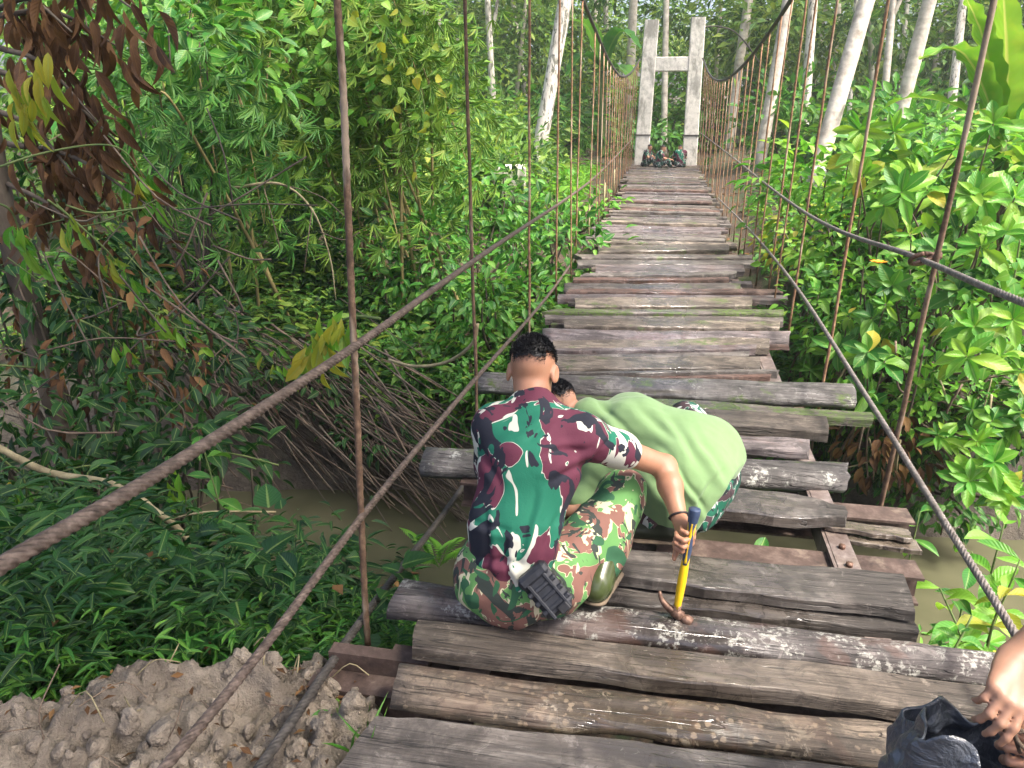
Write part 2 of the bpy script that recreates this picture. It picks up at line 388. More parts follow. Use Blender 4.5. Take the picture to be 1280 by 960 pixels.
def soil_mat():
    m, n, b, out = mat('ground_soil'); tc = N(n, 'ShaderNodeNewGeometry'); p = tc.outputs['Position']
    z1 = N(n, 'ShaderNodeAttribute', attribute_name='fresh').outputs['Fac']      # dug grey-tan clay by the abutment
    z2 = N(n, 'ShaderNodeAttribute', attribute_name='mud').outputs['Fac']        # river mud
    f = noise(n, p, 5, 8, .7); g = noise(n, p, 28, 5, .7)
    litter = ramp(n, g, [(.25, (.022, .016, .011)), (.48, (.06, .042, .028)), (.6, (.11, .075, .045)), (.75, (.19, .125, .07))])
    clay = ramp(n, f, [(.28, (.11, .09, .07)), (.5, (.25, .21, .165)), (.72, (.39, .335, .265))])
    mudc = ramp(n, f, [(.3, (.05, .042, .033)), (.5, (.10, .085, .066)), (.7, (.16, .14, .11))])
    gr = noise(n, p, 2.2, 5, .6); litter = mixc(n, math_(n, 'MULTIPLY', thr(n, gr, .48, .58), .7), litter, (.035, .075, .018))
    c = mixc(n, z2, litter, mudc); c = mixc(n, z1, c, clay)
    n.links.new(c, b.inputs['Base Color']); b.inputs['Roughness'].default_value = .9
    g3 = noise(n, p, 90, 4, .7); bump(n, b, math_(n, 'ADD', math_(n, 'ADD', f, math_(n, 'MULTIPLY', g, .7)), math_(n, 'MULTIPLY', g3, .35)), 1.0, .05); return m
M['soil'] = soil_mat()
def clod_mat():
    m, n, b, out = mat('clay_clods'); geo = N(n, 'ShaderNodeNewGeometry'); f = noise(n, geo.outputs['Position'], 9, 8, .7); g = noise(n, geo.outputs['Position'], 60, 3)
    c = ramp(n, f, [(.28, (.11, .09, .07)), (.5, (.25, .21, .165)), (.72, (.39, .335, .265))]); n.links.new(c, b.inputs['Base Color'])
    b.inputs['Roughness'].default_value = .95; bump(n, b, math_(n, 'ADD', f, math_(n, 'MULTIPLY', g, .8)), 1.0, .03); return m
M['clod'] = clod_mat()
def water_mat():
    m, n, b, out = mat('murky_water'); geo = N(n, 'ShaderNodeNewGeometry'); f = noise(n, geo.outputs['Position'], 1.5, 3)
    c = ramp(n, f, [(.3, (.060, .062, .034)), (.7, (.10, .098, .058))]); n.links.new(c, b.inputs['Base Color'])
    b.inputs['Roughness'].default_value = .06; b.inputs['IOR'].default_value = 1.33
    bump(n, b, noise(n, geo.outputs['Position'], 6, 3), .08, .02); return m
M['water'] = water_mat()
def plain(name, col, rough=.6, var=.25, sc_=20, spec=.5, metal=0.0, bmp=.2):
    m, n, b, out = mat(name); v = mapping(n, rand=False); f = noise(n, v, sc_, 5, .6)
    c = ramp(n, f, [(.3, tuple(x * (1 - var) for x in col)), (.7, tuple(min(1, x * (1 + var)) for x in col))])
    n.links.new(c, b.inputs['Base Color']); b.inputs['Roughness'].default_value = rough; b.inputs['Specular IOR Level'].default_value = spec
    b.inputs['Metallic'].default_value = metal
    if bmp: bump(n, b, f, bmp, .004)
    return m
def skin(name, col):
    m, n, b, out = mat(name); v = mapping(n, rand=False); f = noise(n, v, 14, 4, .6)
    c = ramp(n, f, [(.3, tuple(x * y for x, y in zip(col, (.88, .82, .80)))), (.7, tuple(x * 1.06 for x in col))])
    n.links.new(c, b.inputs['Base Color']); b.inputs['Roughness'].default_value = .48
    b.inputs['Subsurface Weight'].default_value = .12; b.inputs['Subsurface Radius'].default_value = (.012, .005, .003); b.inputs['Subsurface Scale'].default_value = .5
    bump(n, b, noise(n, v, 120, 3), .12, .002); return m
M['skin'] = skin('skin', (.36, .185, .112)); M['skin_light'] = skin('skin_light', (.34, .185, .12))
M['hair'] = plain('black_hair', (.011, .011, .013), .5, .4, 90, .5, 0, .6)
M['eye'] = plain('eye_white', (.7, .68, .65), .2, .05)
M['lip'] = plain('lips', (.36, .14, .11), .4, .1)
M['boot'] = plain('olive_rubber', (.045, .060, .020), .22, .35, 12, .5)
M['boot_dark'] = plain('dark_rubber', (.018, .022, .014), .35, .3, 12)
M['sole'] = plain('muddy_sole', (.14, .105, .07), .8, .4, 25)
M['webbing'] = plain('black_nylon', (.016, .018, .024), .55, .4, 60, .4, 0, .6)
M['tee'] = None
def camo(name, white, green, purple, dark, sc_=6.0, seed=(0, 0, 0), extra=None):
    m, n, b, out = mat(name)
    tc = N(n, 'ShaderNodeTexCoord'); mp = N(n, 'ShaderNodeMapping'); mp.inputs['Location'].default_value = seed
    n.links.new(tc.outputs['Object'], mp.inputs['Vector']); v = mp.outputs[0]
    def stretch(rot, s):
        q = N(n, 'ShaderNodeMapping'); q.inputs['Rotation'].default_value = rot; q.inputs['Scale'].default_value = s; n.links.new(v, q.inputs['Vector']); return q.outputs[0]
    c = white
    g = noise(n, stretch((.3, .4, .8), (1, .8, .65)), sc_ * .9, 2.6, .5, 1.6); c = mixc(n, thr(n, g, .445, .452), c, green)
    p = noise(n, stretch((.9, -.5, .2), (.9, 1, .75)), sc_ * .95, 2.6, .5, 1.7); 
    rim = thr(n, p, .492, .496); c = mixc(n, rim, c, white); c = mixc(n, thr(n, p, .501, .506), c, purple)
    ws = noise(n, stretch((.2, .7, -.6), (1.4, 1.4, .45)), sc_ * 1.6, 2.0, .5, 1.2); c = mixc(n, thr(n, ws, .625, .632), c, white)
    d = noise(n, stretch((-.4, .3, .5), (1.2, 1.2, .6)), sc_ * 1.15, 2.6, .6, 1.7); c = mixc(n, thr(n, d, .562, .568), c, dark)
    if extra: e_ = noise(n, stretch((.1, -.9, .5), (.9, 1, .8)), sc_ * 1.3, 1.5, .5, 1.2); c = mixc(n, thr(n, e_, .585, .592), c, extra)
    wv = noise(n, v, 260, 2); wr = noise(n, v, 9, 4, .6)
    n.links.new(c, b.inputs['Base Color']); b.inputs['Roughness'].default_value = .8; b.inputs['Specular IOR Level'].default_value = .25
    bump(n, b, math_(n, 'ADD', math_(n, 'MULTIPLY', wv, .15), wr), .35, .012); return m
M['camo_shirt'] = camo('camouflage_shirt', (.50, .50, .43), (.014, .135, .082), (.098, .024, .044), (.016, .018, .028), 5.3, (5.3, 1.7, 2.6))
M['camo_trousers'] = camo('camouflage_trousers', (.52, .48, .32), (.10, .24, .075), (.19, .095, .075), (.035, .045, .04), 8.0, (4.1, 2.0, .7), (.03, .10, .05))
M['camo_dark'] = camo('camouflage_dark_trousers', (.40, .42, .40), (.010, .09, .055), (.05, .03, .035), (.010, .016, .018), 9.0, (7.7, 1.0, 3.7), (.008, .05, .035))
def tee_mat():
    m, n, b, out = mat('light_green_jersey'); v = mapping(n, rand=False); f = noise(n, v, 7, 4, .6)
    c = ramp(n, f, [(.3, (.14, .23, .10)), (.7, (.165, .265, .12))]); n.links.new(c, b.inputs['Base Color'])
    b.inputs['Roughness'].default_value = .85; b.inputs['Specular IOR Level'].default_value = .2; b.inputs['Sheen Weight'].default_value = .15
    bump(n, b, math_(n, 'ADD', f, math_(n, 'MULTIPLY', noise(n, v, 240, 2), .1)), .3, .014); return m
M['tee'] = tee_mat()
M['yellow'] = plain('yellow_plastic', (.72, .46, .012), .35, .08, 30, .5, 0, .05)
M['navy'] = plain('navy_rubber_grip', (.035, .055, .11), .55, .2, 60, .4, 0, .3)
M['bracelet'] = plain('dark_bracelet', (.02, .014, .014), .5, .3)
def bag_mat():
    m, n, b, out = mat('black_plastic_film'); v = mapping(n, rand=False); f = noise(n, v, 14, 5, .6, .6)
    b.inputs['Base Color'].default_value = (.05, .058, .074, 1); b.inputs['Roughness'].default_value = .3; b.inputs['Specular IOR Level'].default_value = .9
    bump(n, b, f, .8, .025); return m
M['bag'] = bag_mat()
M['flower'] = plain('orange_petals', (.75, .30, .01), .5, .2)

# ------------------------------------------------------------------ ground and stream
def sstep(a, b, x): t = np.clip((x - a) / (b - a), 0, 1); return t * t * (3 - 2 * t)
def soil_edge(x): return 1.47 + .72 * np.clip(np.asarray(x, float) + 1.89, 0, .95)
def ground_z(x, y):
    x = np.asarray(x, float); y = np.asarray(y, float)
    P = np.stack([x, y, np.zeros_like(x)], -1)
    yc = 5.70 + .14 * x - .55 * sstep(1.2, 2.2, x) + .25 * vnoise(P * A([.5, 0, 0]) + 3.3, 5)
    d = y - yc
    nb = -2.12 + 1.62 * sstep(-.75, -3.7, d) + .22 * sstep(-3.0, -3.9, d) + .55 * sstep(-2.6, -4.2, x) * sstep(-.7, -1.6, d)
    fb = -2.12 + .95 * sstep(.7, 1.45, d) + .25 * sstep(1.4, 4.0, d) + .72 * sstep(4.5, 10.5, d) + .10 * sstep(10, 15, d)
    fb = fb + sstep(1.3, 2.2, x) * sstep(.75, 1.7, d) * (1.15 - .95 * sstep(3, 10, d)) + .5 * sstep(-3.0, -5.0, x) * sstep(.9, 2.5, d) * (1 - sstep(3, 9, d))
    fb = fb + np.maximum(0, y - 23) * .03
    z = np.where(d < 0, nb, fb)
    z = z + .10 * fbm(P * 1.1, 3, 9) * sstep(.5, 1.4, np.abs(d))
    mound = sstep(-.62, -.90, x) * sstep(-3.6, -2.4, x) * sstep(.14, -.10, y - soil_edge(x))
    n1 = fbm(P * 3.2 + 5, 4, 21); n2 = np.abs(fbm(P * 9.0, 3, 31))
    z = z + mound * (.13 + .07 * n1 + .075 * n2 + .055 * (1 - np.abs(fbm(P * 14.0, 2, 35))) + .03 * np.abs(fbm(P * 33.0, 3, 33)))
    z = z - .12 * sstep(.9, .6, np.abs(x)) * sstep(2.6, 1.8, y)
    z = z + sstep(.9, 1.5, x) * sstep(3.2, 1.5, y) * .05
    return z
def graded(lo, a, b, hi, fine, grow):
    m = list(np.arange(a, b, fine)); s = fine; v = b
    while v < hi: m.append(v); s *= grow; v += s
    m.append(hi); s = fine; v = a - fine; l = []
    while v > lo: l.append(v); s *= grow; v -= s
    l.append(lo); return A(l[::-1] + m)
gx = graded(-90, -2.3, -.5, 90, .0135, 1.06); gy = graded(-8, .9, 2.3, 120, .0135, 1.05)
X, Y = np.meshgrid(gx, gy, indexing='ij'); Z = ground_z(X, Y)
V = np.stack([X, Y, Z], -1).reshape(-1, 3)
fresh = (sstep(-.35, -.8, X) * sstep(-3.4, -2.3, X) * sstep(.22, .02, Y - soil_edge(X))).ravel()
yc_ = 5.70 + .14 * X; mud = (sstep(2.0, 1.2, np.abs(Y - yc_)) * 1.0).ravel()
me = mk_mesh('ground', V, grid_faces(len(gx), len(gy)), None, (M['soil'],), attrs={'fresh': fresh, 'mud': mud})
o = link('ground', me); tag(o, kind='structure')
wx = np.linspace(-40, 40, 60); V = np.concatenate([np.stack([wx, 3.3 + .14 * wx, np.full(60, -1.98)], -1), np.stack([wx, 8.0 + .14 * wx, np.full(60, -1.98)], -1)])
i = np.arange(59); Q = np.stack([i, i + 1, i + 61, i + 60], -1)
o = link('stream_water', mk_mesh('stream_water', V, Q, None, (M['water'],))); tag(o, kind='structure')

# icosphere-like lump
def lump(c, r, seed, amp=.35, n=8, sq=(1, 1, 1)):
    th = np.linspace(0, np.pi, n); ph = np.linspace(0, 2 * np.pi, n + 2, endpoint=False)
    T_, P_ = np.meshgrid(th, ph, indexing='ij'); U = np.stack([np.sin(T_) * np.cos(P_), np.sin(T_) * np.sin(P_), np.cos(T_)], -1).reshape(-1, 3)
    k = 1 + amp * fbm(U * 1.4 + seed * 7.1, 3, seed)
    return U * k[:, None] * r * A(sq) + A(c), grid_faces(n, n + 2, True), None
gs = []
def clod(c, r, k, n=9, sq=(1, 1, 1)):
    th = np.linspace(0, np.pi, n); ph = np.linspace(0, 2 * np.pi, n + 3, endpoint=False)
    T_, P_ = np.meshgrid(th, ph, indexing='ij'); U = np.stack([np.sin(T_) * np.cos(P_), np.sin(T_) * np.sin(P_), np.cos(T_)], -1).reshape(-1, 3)
    q = nrm(np.random.default_rng(k).normal(size=(7, 3))); h_ = np.random.default_rng(k + 1).uniform(.55, 1.0, 7)     # broken faces
    s_ = (U @ q.T); k_ = np.min(np.where(s_ > .05, h_[None] / np.maximum(s_, .05), 9), 1); k_ = np.minimum(k_, 1.15)
    k_ = k_ * (1 + .16 * fbm(U * 2.6 + k * 7.1, 3, k) + .10 * vnoise(U * 8 + k, k))
    return U * k_[:, None] * r * A(sq) + A(c), grid_faces(n, n + 3, True), None
for k in range(1500):
    x = RNG.uniform(-2.5, -.78); y = float(soil_edge(x)) + .04 - 1.1 * RNG.random()
    r = .004 + .036 * RNG.random() ** 5
    gs.append(clod((x, y, float(ground_z(x, y)) - r * .12), r, k, 13 if r > .012 else 6, RNG.uniform(.65, 1.3, 3)))
o = part('soil_clods', merge(gs), M['clod']); tag(o, 'dug grey brown clay lumps heaped on the near bank', 'soil', kind='stuff')

# ------------------------------------------------------------------ the bridge
bridge = thing('suspension_bridge', 'long weathered suspension footbridge with uneven timber planks and rusty hangers', 'bridge', (0, 0, 0))
def plank(cb0, cb1, cf0, cf1, top=0.0, thick=.045, style='flat', m=None, label=None, seed=0, tip=0.0, sag=0.0):
    L = 26; r_ = np.random.default_rng(seed)
    if style == 'round':
        a = np.linspace(0, np.pi, 9); prof = [((1 - math.cos(t)) / 2, math.sin(t) ** .8 - 1) for t in a]; prof += [(.8, -1.5), (.2, -1.5)]
    else:
        e = .05; prof = [(0, -1), (0, -.18), (e * .4, -.04), (e, 0), (.35, 0), (.65, 0), (1 - e, 0), (1 - e * .4, -.04), (1, -.18), (1, -1), (.5, -1)]
    hh = thick if style == 'flat' else thick
    prof = A(prof); n = len(prof); V = []
    for i in range(L + 1):
        t = i / L; b = A(cb0) * (1 - t) + A(cb1) * t; f = A(cf0) * (1 - t) + A(cf1) * t
        wb = .008 * fbm(A([[t * 9, seed * 3.1, 0]]), 3, 3)[0]; wf = .009 * fbm(A([[t * 9, seed * 3.1 + 9, 0]]), 3, 4)[0]
        if tip:                                                      # splintered right end
            k = sstep(1 - tip, 1.0, t); mid = (b + f) / 2; b = b * (1 - .75 * k) + mid * .75 * k; f = f * (1 - .35 * k) + mid * .35 * k
        b = b + A([0, wb]); f = f + A([0, wf])
        zz = top + .006 * vnoise(A([[t * 4, seed * 1.7, 5.0]]), 6)[0] - sag * (1 - (2 * t - 1) ** 2)
        for (u, h_) in prof:
            p = b * (1 - u) + f * u
            V.append([p[0], p[1], zz + h_ * hh])
    V = A(V); nz = vnoise(V * A([9, 30, 30]), seed + 50); V[:, 2] += nz * (.0035 if style == 'flat' else .007)
    endj = np.zeros(len(V)); 
    for i, s in ((0, -1), (L, 1)):
        V[i * n:(i + 1) * n, 0] += .014 * vnoise(V[i * n:(i + 1) * n] * 25, seed + 8) 
    Q = grid_faces(L + 1, n, True)
    c = V.mean(0)
    me = mk_mesh('plank', V - c, Q, None, (m,), NG=[list(range(n))[::-1], [L * n + k for k in range(n)]][::1], smooth=False)
    me.polygons.foreach_set('use_smooth', A([style == 'round'] * len(me.polygons)))
    o = link('plank', me, bridge, c)
    if label: o['label'] = label
    return o
plank((-.755, 1.585), (.66, 1.645), (-.82, 1.32), (.62, 1.34), .0, .05, 'flat', M['wood_slate'], None, 1)
plank((-.775, 1.825), (.74, 1.835), (-.745, 1.645), (.70, 1.69), .0, .05, 'round', M['bark_peel'], 'half round plank with flaking brown bark', 2)
plank((-.77, 1.995), (1.0, 2.01), (-.75, 1.86), (.93, 1.875), .008, .055, 'flat', M['wood_weathered'], 'broad grey sawn plank with a square front edge', 3)
plank((-.89, 2.235), (1.12, 2.205), (-.90, 2.045), (1.06, 2.06), .006, .055, 'round', M['bark_log'], 'half round log plank speckled with white lichen', 4)
plank((-.32, 2.44), (.86, 2.45), (-.32, 2.275), (.86, 2.29), -.04, .045, 'flat', M['wood_slate'], None, 5)
plank((-.33, 2.53), (.87, 2.55), (-.33, 2.355), (.85, 2.325), .015, .045, 'flat', M['wood_slate'], 'loose smooth grey plank lying on top of another', 6)
plank((-.05, 3.17), (.80, 3.13), (-.05, 2.94), (.76, 2.93), .0, .055, 'flat', M['wood_slate'], 'split grey plank with a broken splintered end', 7, tip=.22)
plank((-1.15, 3.37), (.90, 3.58), (-1.12, 3.14), (.87, 3.36), .0, .075, 'round', M['wood_lichen'], None, 8)
plank((-.6, 3.76), (.76, 3.745), (-.6, 3.60), (.72, 3.585), .0, .04, 'flat', WOODS[1], None, 9)
plank((-.7, 4.06), (.90, 4.10), (-.7, 3.85), (.87, 3.87), .0, .06, 'flat', M['wood_weathered'], None, 10)
plank((-.75, 4.22), (1.18, 4.24), (-.75, 4.09), (1.16, 4.13), -.015, .05, 'flat', M['wood_mossy'], 'narrow plank with a green mossy end', 11)
plank((-1.12, 4.50), (1.17, 4.72), (-1.1, 4.26), (1.13, 4.41), .01, .07, 'round', M['wood_lichen'], 'broad pale grey log plank', 12)
TP = [(640, 464, 472, 972, 462, 470, 'flat', WOODS[0]), (690, 446, 463, 950, 446, 462, 'flat', WOODS[2]), (685, 436, 446, 945, 431, 445, 'flat', WOODS[1]),
      (690, 424, 437, 962, 419, 434, 'flat', WOODS[2]), (678, 408, 424, 987, 411, 425, 'round', WOODS[1]), (705, 398, 409, 975, 401, 411, 'flat', WOODS[2]),
      (682, 386, 398, 980, 388, 401, 'flat', M['wood_mossy']), (719, 373, 386, 940, 372, 385, 'flat', WOODS[2]), (697, 361, 373, 978, 362, 374, 'flat', WOODS[3]),
      (706, 350, 361, 925, 350, 361, 'round', WOODS[4]), (716, 341, 350, 920, 340, 349, 'flat', WOODS[0]), (745, 330, 341, 930, 331, 341, 'flat', WOODS[1]),
      (722, 318, 330, 940, 319, 330, 'flat', WOODS[4]), (748, 307, 317, 911, 305, 314, 'flat', WOODS[2])]
for k, (xl, yb, yf, xr, yb2, yf2, st, m) in enumerate(TP):
    q = [atz(*p)[:2] for p in ((xl, yb), (xr, yb2), (xl, yf - 1.9), (xr, yf2 - 1.9))]
    if k % 2 == 0 and st == 'flat':                     # two narrow boards side by side
        u = rnd.uniform(.42, .58); m0, m1 = q[0] * (1 - u) + q[2] * u, q[1] * (1 - u) + q[3] * u; e = A([0, .008]); j = lambda s: A([s * rnd.uniform(-.05, .14), 0])
        plank(q[0] + j(1), q[1], m0 + e + j(1), m1 + e, .006, .05, st, m, None, 20 + k); j1 = j(-1)
        plank(m0 - e, m1 - e + j1, q[2], q[3] + j1, -.016, .05, st, WOODS[(k + 3) % 5], None, 320 + k); continue
    plank(q[0], q[1], q[2], q[3], (-.012, .008, 0.0)[k % 3], .055, st, m, None, 20 + k)
y = float(atz(830, 305)[1]) + .02; k = 0
while y < 22.3:
    wd = rnd.uniform(.085, .19); x0 = -.80 + rnd.uniform(-.16, .1); x1 = .82 + rnd.uniform(-.1, .18); sk = rnd.uniform(-.05, .05)
    plank((x0, y + wd), (x1, y + wd + sk), (x0, y), (x1, y + sk * .9), rnd.uniform(-.03, .03), rnd.uniform(.035, .06), 'round' if rnd.random() < .2 else 'flat',
          rnd.choice(WOODS), None, 60 + k)
    y += wd + rnd.choice([-.01, .004, .006, .01, .03]); k += 1

# narrow lower boards showing between the traced ones
for k, (xl, py, xr) in enumerate([(700, 474, 960), (676, 455, 930), (700, 438, 930), (720, 425, 985), (700, 411, 900), (690, 400, 960), (730, 387, 955), (712, 374, 925), (725, 362, 950), (720, 350, 940), (735, 341, 905), (740, 331, 920), (760, 318, 925)]):
    a, b = atz(xl, py, -.03), atz(xr, py, -.03); plank((a[0], a[1] + .07), (b[0], b[1] + .06), (a[0], a[1] - .06), (b[0], b[1] - .07), -.062 + .012 * (k % 2), .04, 'flat', WOODS[(k * 3 + 4) % 5], None, 200 + k)
# two slim weathered boards on the cross beam end at the right of the gap
for k, (p, q) in enumerate(((( 1030, 655), (1140, 670)), ((1040, 668), (1148, 684)))):
    a, b = atz(*p, -.06 - .03 * k), atz(*q, -.06 - .03 * k); plank((a[0], a[1] + .05), (b[0], b[1] + .05), (a[0], a[1] - .03), (b[0], b[1] - .03), -.055 - .03 * k, .02, 'flat', M['wood_weathered'], None, 230 + k)

# steel below the planks
def ibeam(y, x0, x1, z, m, name='cross_beam'):
    g = [box(((x0 + x1) / 2, y, z), (x1 - x0, .13, .012)), box(((x0 + x1) / 2, y + .0, z - .060), (x1 - x0 - .004, .012, .107)), box(((x0 + x1) / 2, y, z - .12), (x1 - x0, .11, .012))]
    return part(name, merge(g), m, bridge, ((x0 + x1) / 2, y, z), smooth=False)
RY = [3.36, 4.80, 6.18, 7.50, 8.90, 10.3, 11.7, 13.1, 14.5, 15.8, 17.1, 18.3, 19.4, 20.4, 21.3]
LY = [2.10, 3.85, 5.65, 7.25, 9.0, 10.6, 12.1, 13.5, 14.8, 16.0, 17.2, 18.3, 19.3, 20.2, 21.0, 21.7]
for k, yy in enumerate(RY): ibeam(yy - (.16 if k == 0 else .02), -.92, 1.10 if k == 0 else .92, -.10, M['steel_rust'])
bq = atz(452, 862, -.18); by0 = float(bq[1])
o = part('cross_beam', merge([box((-.86, by0, -.16), (.46, .09, .012)), box((-.86, by0 - .04, -.215), (.46, .010, .10)), box((-.88, by0 + .075, -.125), (.34, .05, .07))]), M['steel_rust'], bridge, (-.9, by0, -.14), smooth=False)
o['label'] = 'short rusted channel jutting out at the near left rod'
part('cross_beam', box((.02, 1.95, -.16), (1.75, .09, .10)), M['steel_rust'], bridge, (.02, 1.95, -.16), smooth=False)
ibeam(2.79, -.62, 1.02, -.115, M['steel_rust'])
for x in (.74, -.55):
    s = part('stringer', merge([box((x, 10.8, -.088), (.085, 18.5, .012)), box((x - .05, 10.8, -.135), (.012, 18.5, .1))]), M['steel_grey'], bridge, (x, 10.8, -.09), smooth=False)
    for q in range(4):
        yy = 2.72 + q * .13
        c = part('bolt', tube([(x, yy, -.082), (x, yy, -.068)], .014, 8), M['iron'], s, (x, yy, -.08))
part('stringer', box((.05, 10.8, -.10), (.09, 18.5, .02)), M['steel_rust'], bridge, (.05, 10.8, -.1), smooth=False)
o = part('brace', box((.60, 2.95, -.22), (.045, .62, .012), axes((.25, 1, -.18), (0, 0, 1))), M['steel_rust'], bridge, (.6, 2.95, -.2), smooth=False)

# cables
def rope_prof(strands, tw): return lambda i, th: .86 + .14 * np.abs(np.cos(.5 * strands * (th - i * tw)))
def wire_rope(name, pts, r, m, label, near=(0, 6), lay=.13):
    C = spline(pts, 600); s = np.concatenate([[0], np.cumsum(np.linalg.norm(np.diff(C, axis=0), axis=1))])
    st = []; v = 0
    while v < s[-1]:
        st.append(v); yy = np.interp(v, s, C[:, 1]); v += .0042 if yy < 2.6 else (.008 if yy < 5 else (.014 if yy < 9 else .15))
    st.append(s[-1]); st = A(st); P = np.stack([np.interp(st, s, C[:, k]) for k in range(3)], 1)
    tw = st / lay * 2 * np.pi; n = 30; t, Nn, B = frames(P); th = np.linspace(0, 2 * np.pi, n, endpoint=False)
    ph = th[None] + 0 * tw[:, None]; rr = r * (.68 + .36 * np.abs(np.cos(3.0 * (ph - tw[:, None]))) ** .6)
    fade = np.interp(P[:, 1], [0, 8, 11], [1, 1, 0])[:, None]; rr = rr * fade + r * .95 * (1 - fade)
    Vv = (P[:, None] + rr[..., None] * (np.cos(ph)[..., None] * Nn[:, None] + np.sin(ph)[..., None] * B[:, None])).reshape(-1, 3)
    me = mk_mesh(name, Vv - A(pts[0]), grid_faces(len(P), n, True), None, (m,))
    o = link(name, me, bridge, pts[0]); o['label'] = label; return o
wire_rope('hand_cable', [(-1.0, .25, 1.0), (-1.0, .8, .96), (-1, 1.26, .92), (-1, 2.3, .87), (-1, 3.97, .83), (-1, 11.67, .60), (-.86, 22.2, .72)], .0138, M['rope'], 'upper left hand cable of twisted rusty wire')
wire_rope('side_cable', [(-1.02, .5, .36), (-1, 1.06, .32), (-1, 1.49, .29), (-1, 2.2, .28), (-1, 3.74, .19), (-1, 6.94, -.04), (-1, 10.65, -.15), (-.95, 15, -.12)], .0125, M['rope'], 'lower left side cable of twisted rusty wire')
wire_rope('hand_cable', [(1.06, .4, 1.16), (1, 2.43, 1.05), (1, 3.38, 1.0), (1, 6.25, .84), (1, 13.41, .84), (.9, 22.2, .9)], .0118, M['rope_grey'], 'upper right hand cable of grey twisted wire')
wire_rope('side_cable', [(1.0, 1.1, .12), (1, 1.96, .18), (1, 2.63, .20), (1, 3.83, .24), (1, 6.21, .29), (1, 9.52, .21), (.95, 14, .06)], .0125, M['rope_grey'], 'lower right side cable of grey twisted wire')
wire_rope('anchor_cable', [atx(215, 1110, -1.03), atx(335, 945, -1.03), atx(440, 792, -1.03), atx(500, 712, -1.03), atx(562, 632, -1.03), (-1.0, 4.6, -.42), (-.9, 7, -.35)], .015, M['cable_dark'], 'sagging dark cable below the left deck edge')
LCAB = [(-1.05, -.6, 4.4), (-1.05, 4, 3.45), (-1.03, 7.4, 2.88), (-1.0, 10.5, 2.50), (-.98, 13.5, 2.22), (-.95, 16.5, 2.12), (-.88, 19.5, 2.30), (-.78, 22.15, 2.72)]
RCAB = [(1.1, -.6, 4.5), (1.08, 4, 3.35), (1.05, 7.4, 2.68), (1.03, 10.5, 2.28), (1.0, 13.5, 2.06), (.97, 16.5, 2.03), (.92, 19.5, 2.24), (.84, 22.15, 2.72)]
for P_, lb in ((LCAB, 'left main suspension cable sagging to the tower'), (RCAB, 'right main suspension cable sagging to the tower')):
    o = part('main_cable', tube(spline(P_, 120), .022, 8), M['cable_dark'], bridge, P_[3]); o['label'] = lb
def cab_z(P_, y):
    C = spline(P_, 300); return np.interp(y, C[:, 1], C[:, 2]), np.interp(y, C[:, 1], C[:, 0])
def rod(bx, by, bz, tx, ty, tz, r=.009, label=None, seed=0, twist=False):
    n = 60; P = spline([(bx, by, bz), ((bx + tx) / 2 + rnd.uniform(-.008, .008), (by + ty) / 2, (bz + tz) / 2), (tx, ty, tz)], n if by < 6 else 10)
    P[:, :2] += .004 * np.stack([vnoise(P * 3.1, seed), vnoise(P * 3.1, seed + 1)], -1)
    if twist:
        pr = lambda i, th: .86 + .22 * np.abs(np.cos(th - i * 1.25)) ** 3
        P = spline(P, 200); g = tube(P, r, 12, prof=pr)
    else: g = tube(P, r * (1 + .12 * vnoise(P * 9, seed)), 8)
    o = part('hanger_rod', g, M['rod_dark'] if by < 4 else M['rod'], bridge, (bx, by, bz))
    if label: o['label'] = label
    return o
for k, yy in enumerate(LY):
    bx = -1.0 + .012 * max(0, k - 4)
    ty = yy + (.38 if k == 0 else rnd.uniform(.03, .12)); tz, tx = cab_z(LCAB, ty)
    rod(bx, yy, -.22, tx, ty, tz, 0.0118 if k == 0 else .0092, 'near left hanger rod of twisted rusty bar' if k == 0 else None, 3 * k, k == 0)
for k, yy in enumerate(RY):
    bx = 1.02 - .010 * max(0, k - 3)
    tz, tx = cab_z(RCAB, yy); rod(bx, yy, -.24, tx, yy + (.0 if k else -.08), tz, .0115 if k == 0 else .0092, 'near right hanger rod clamped to the hand cable' if k == 0 else None, 100 + 3 * k)
for yy in [.5 * (a + b) for a, b in zip(LY[5:], LY[6:])] + [8.1]:
    tz, tx = cab_z(LCAB, yy + .1); rod(-.95, yy, -.2, tx, yy + .1, tz, .008, None, int(yy * 11))
for yy in (6.9, 8.2, 9.6, 11.0, 12.4, 13.8, 15.15, 16.45, 17.7, 18.85, 19.9, 20.85):       # thin extra rods between the hangers, right side
    tz, tx = cab_z(RCAB, yy + .1); rod(.99, yy, -.2, tx, yy + .1, tz, .008, None, int(yy * 10))
# clamp where the near right rod meets the hand cable
cc = A([1.0, 3.37, 1.0])
g = [tube(spline([cc + A([.0, -.03, .03]), cc + A([.035, 0, .02]), cc + A([.02, .03, -.02]), cc + A([-.03, .02, -.02]), cc + A([-.035, -.015, .01]), cc + A([0, -.03, .03])], 24), .010, 8),
     tube([cc + A([.02, 0, .012]), cc + A([.075, .0, .018])], .017, 6), tube(spline([cc + A([-.03, -.02, -.015]), cc + A([0, -.035, 0]), cc + A([.05, -.02, .02])], 10), .009, 8)]
o = part('clamp', merge(g), M['iron'], bridge, cc)
# light coloured splint wires tied at the left rods near the far end
for k, yy in enumerate((9.9, 12.6, 15.2)):
    part('tie_rod', tube([(-.93, yy, -.1), (-.93, yy + .02, .42)], .012, 6), M['twig_pale'], bridge, (-.93, yy, 0))

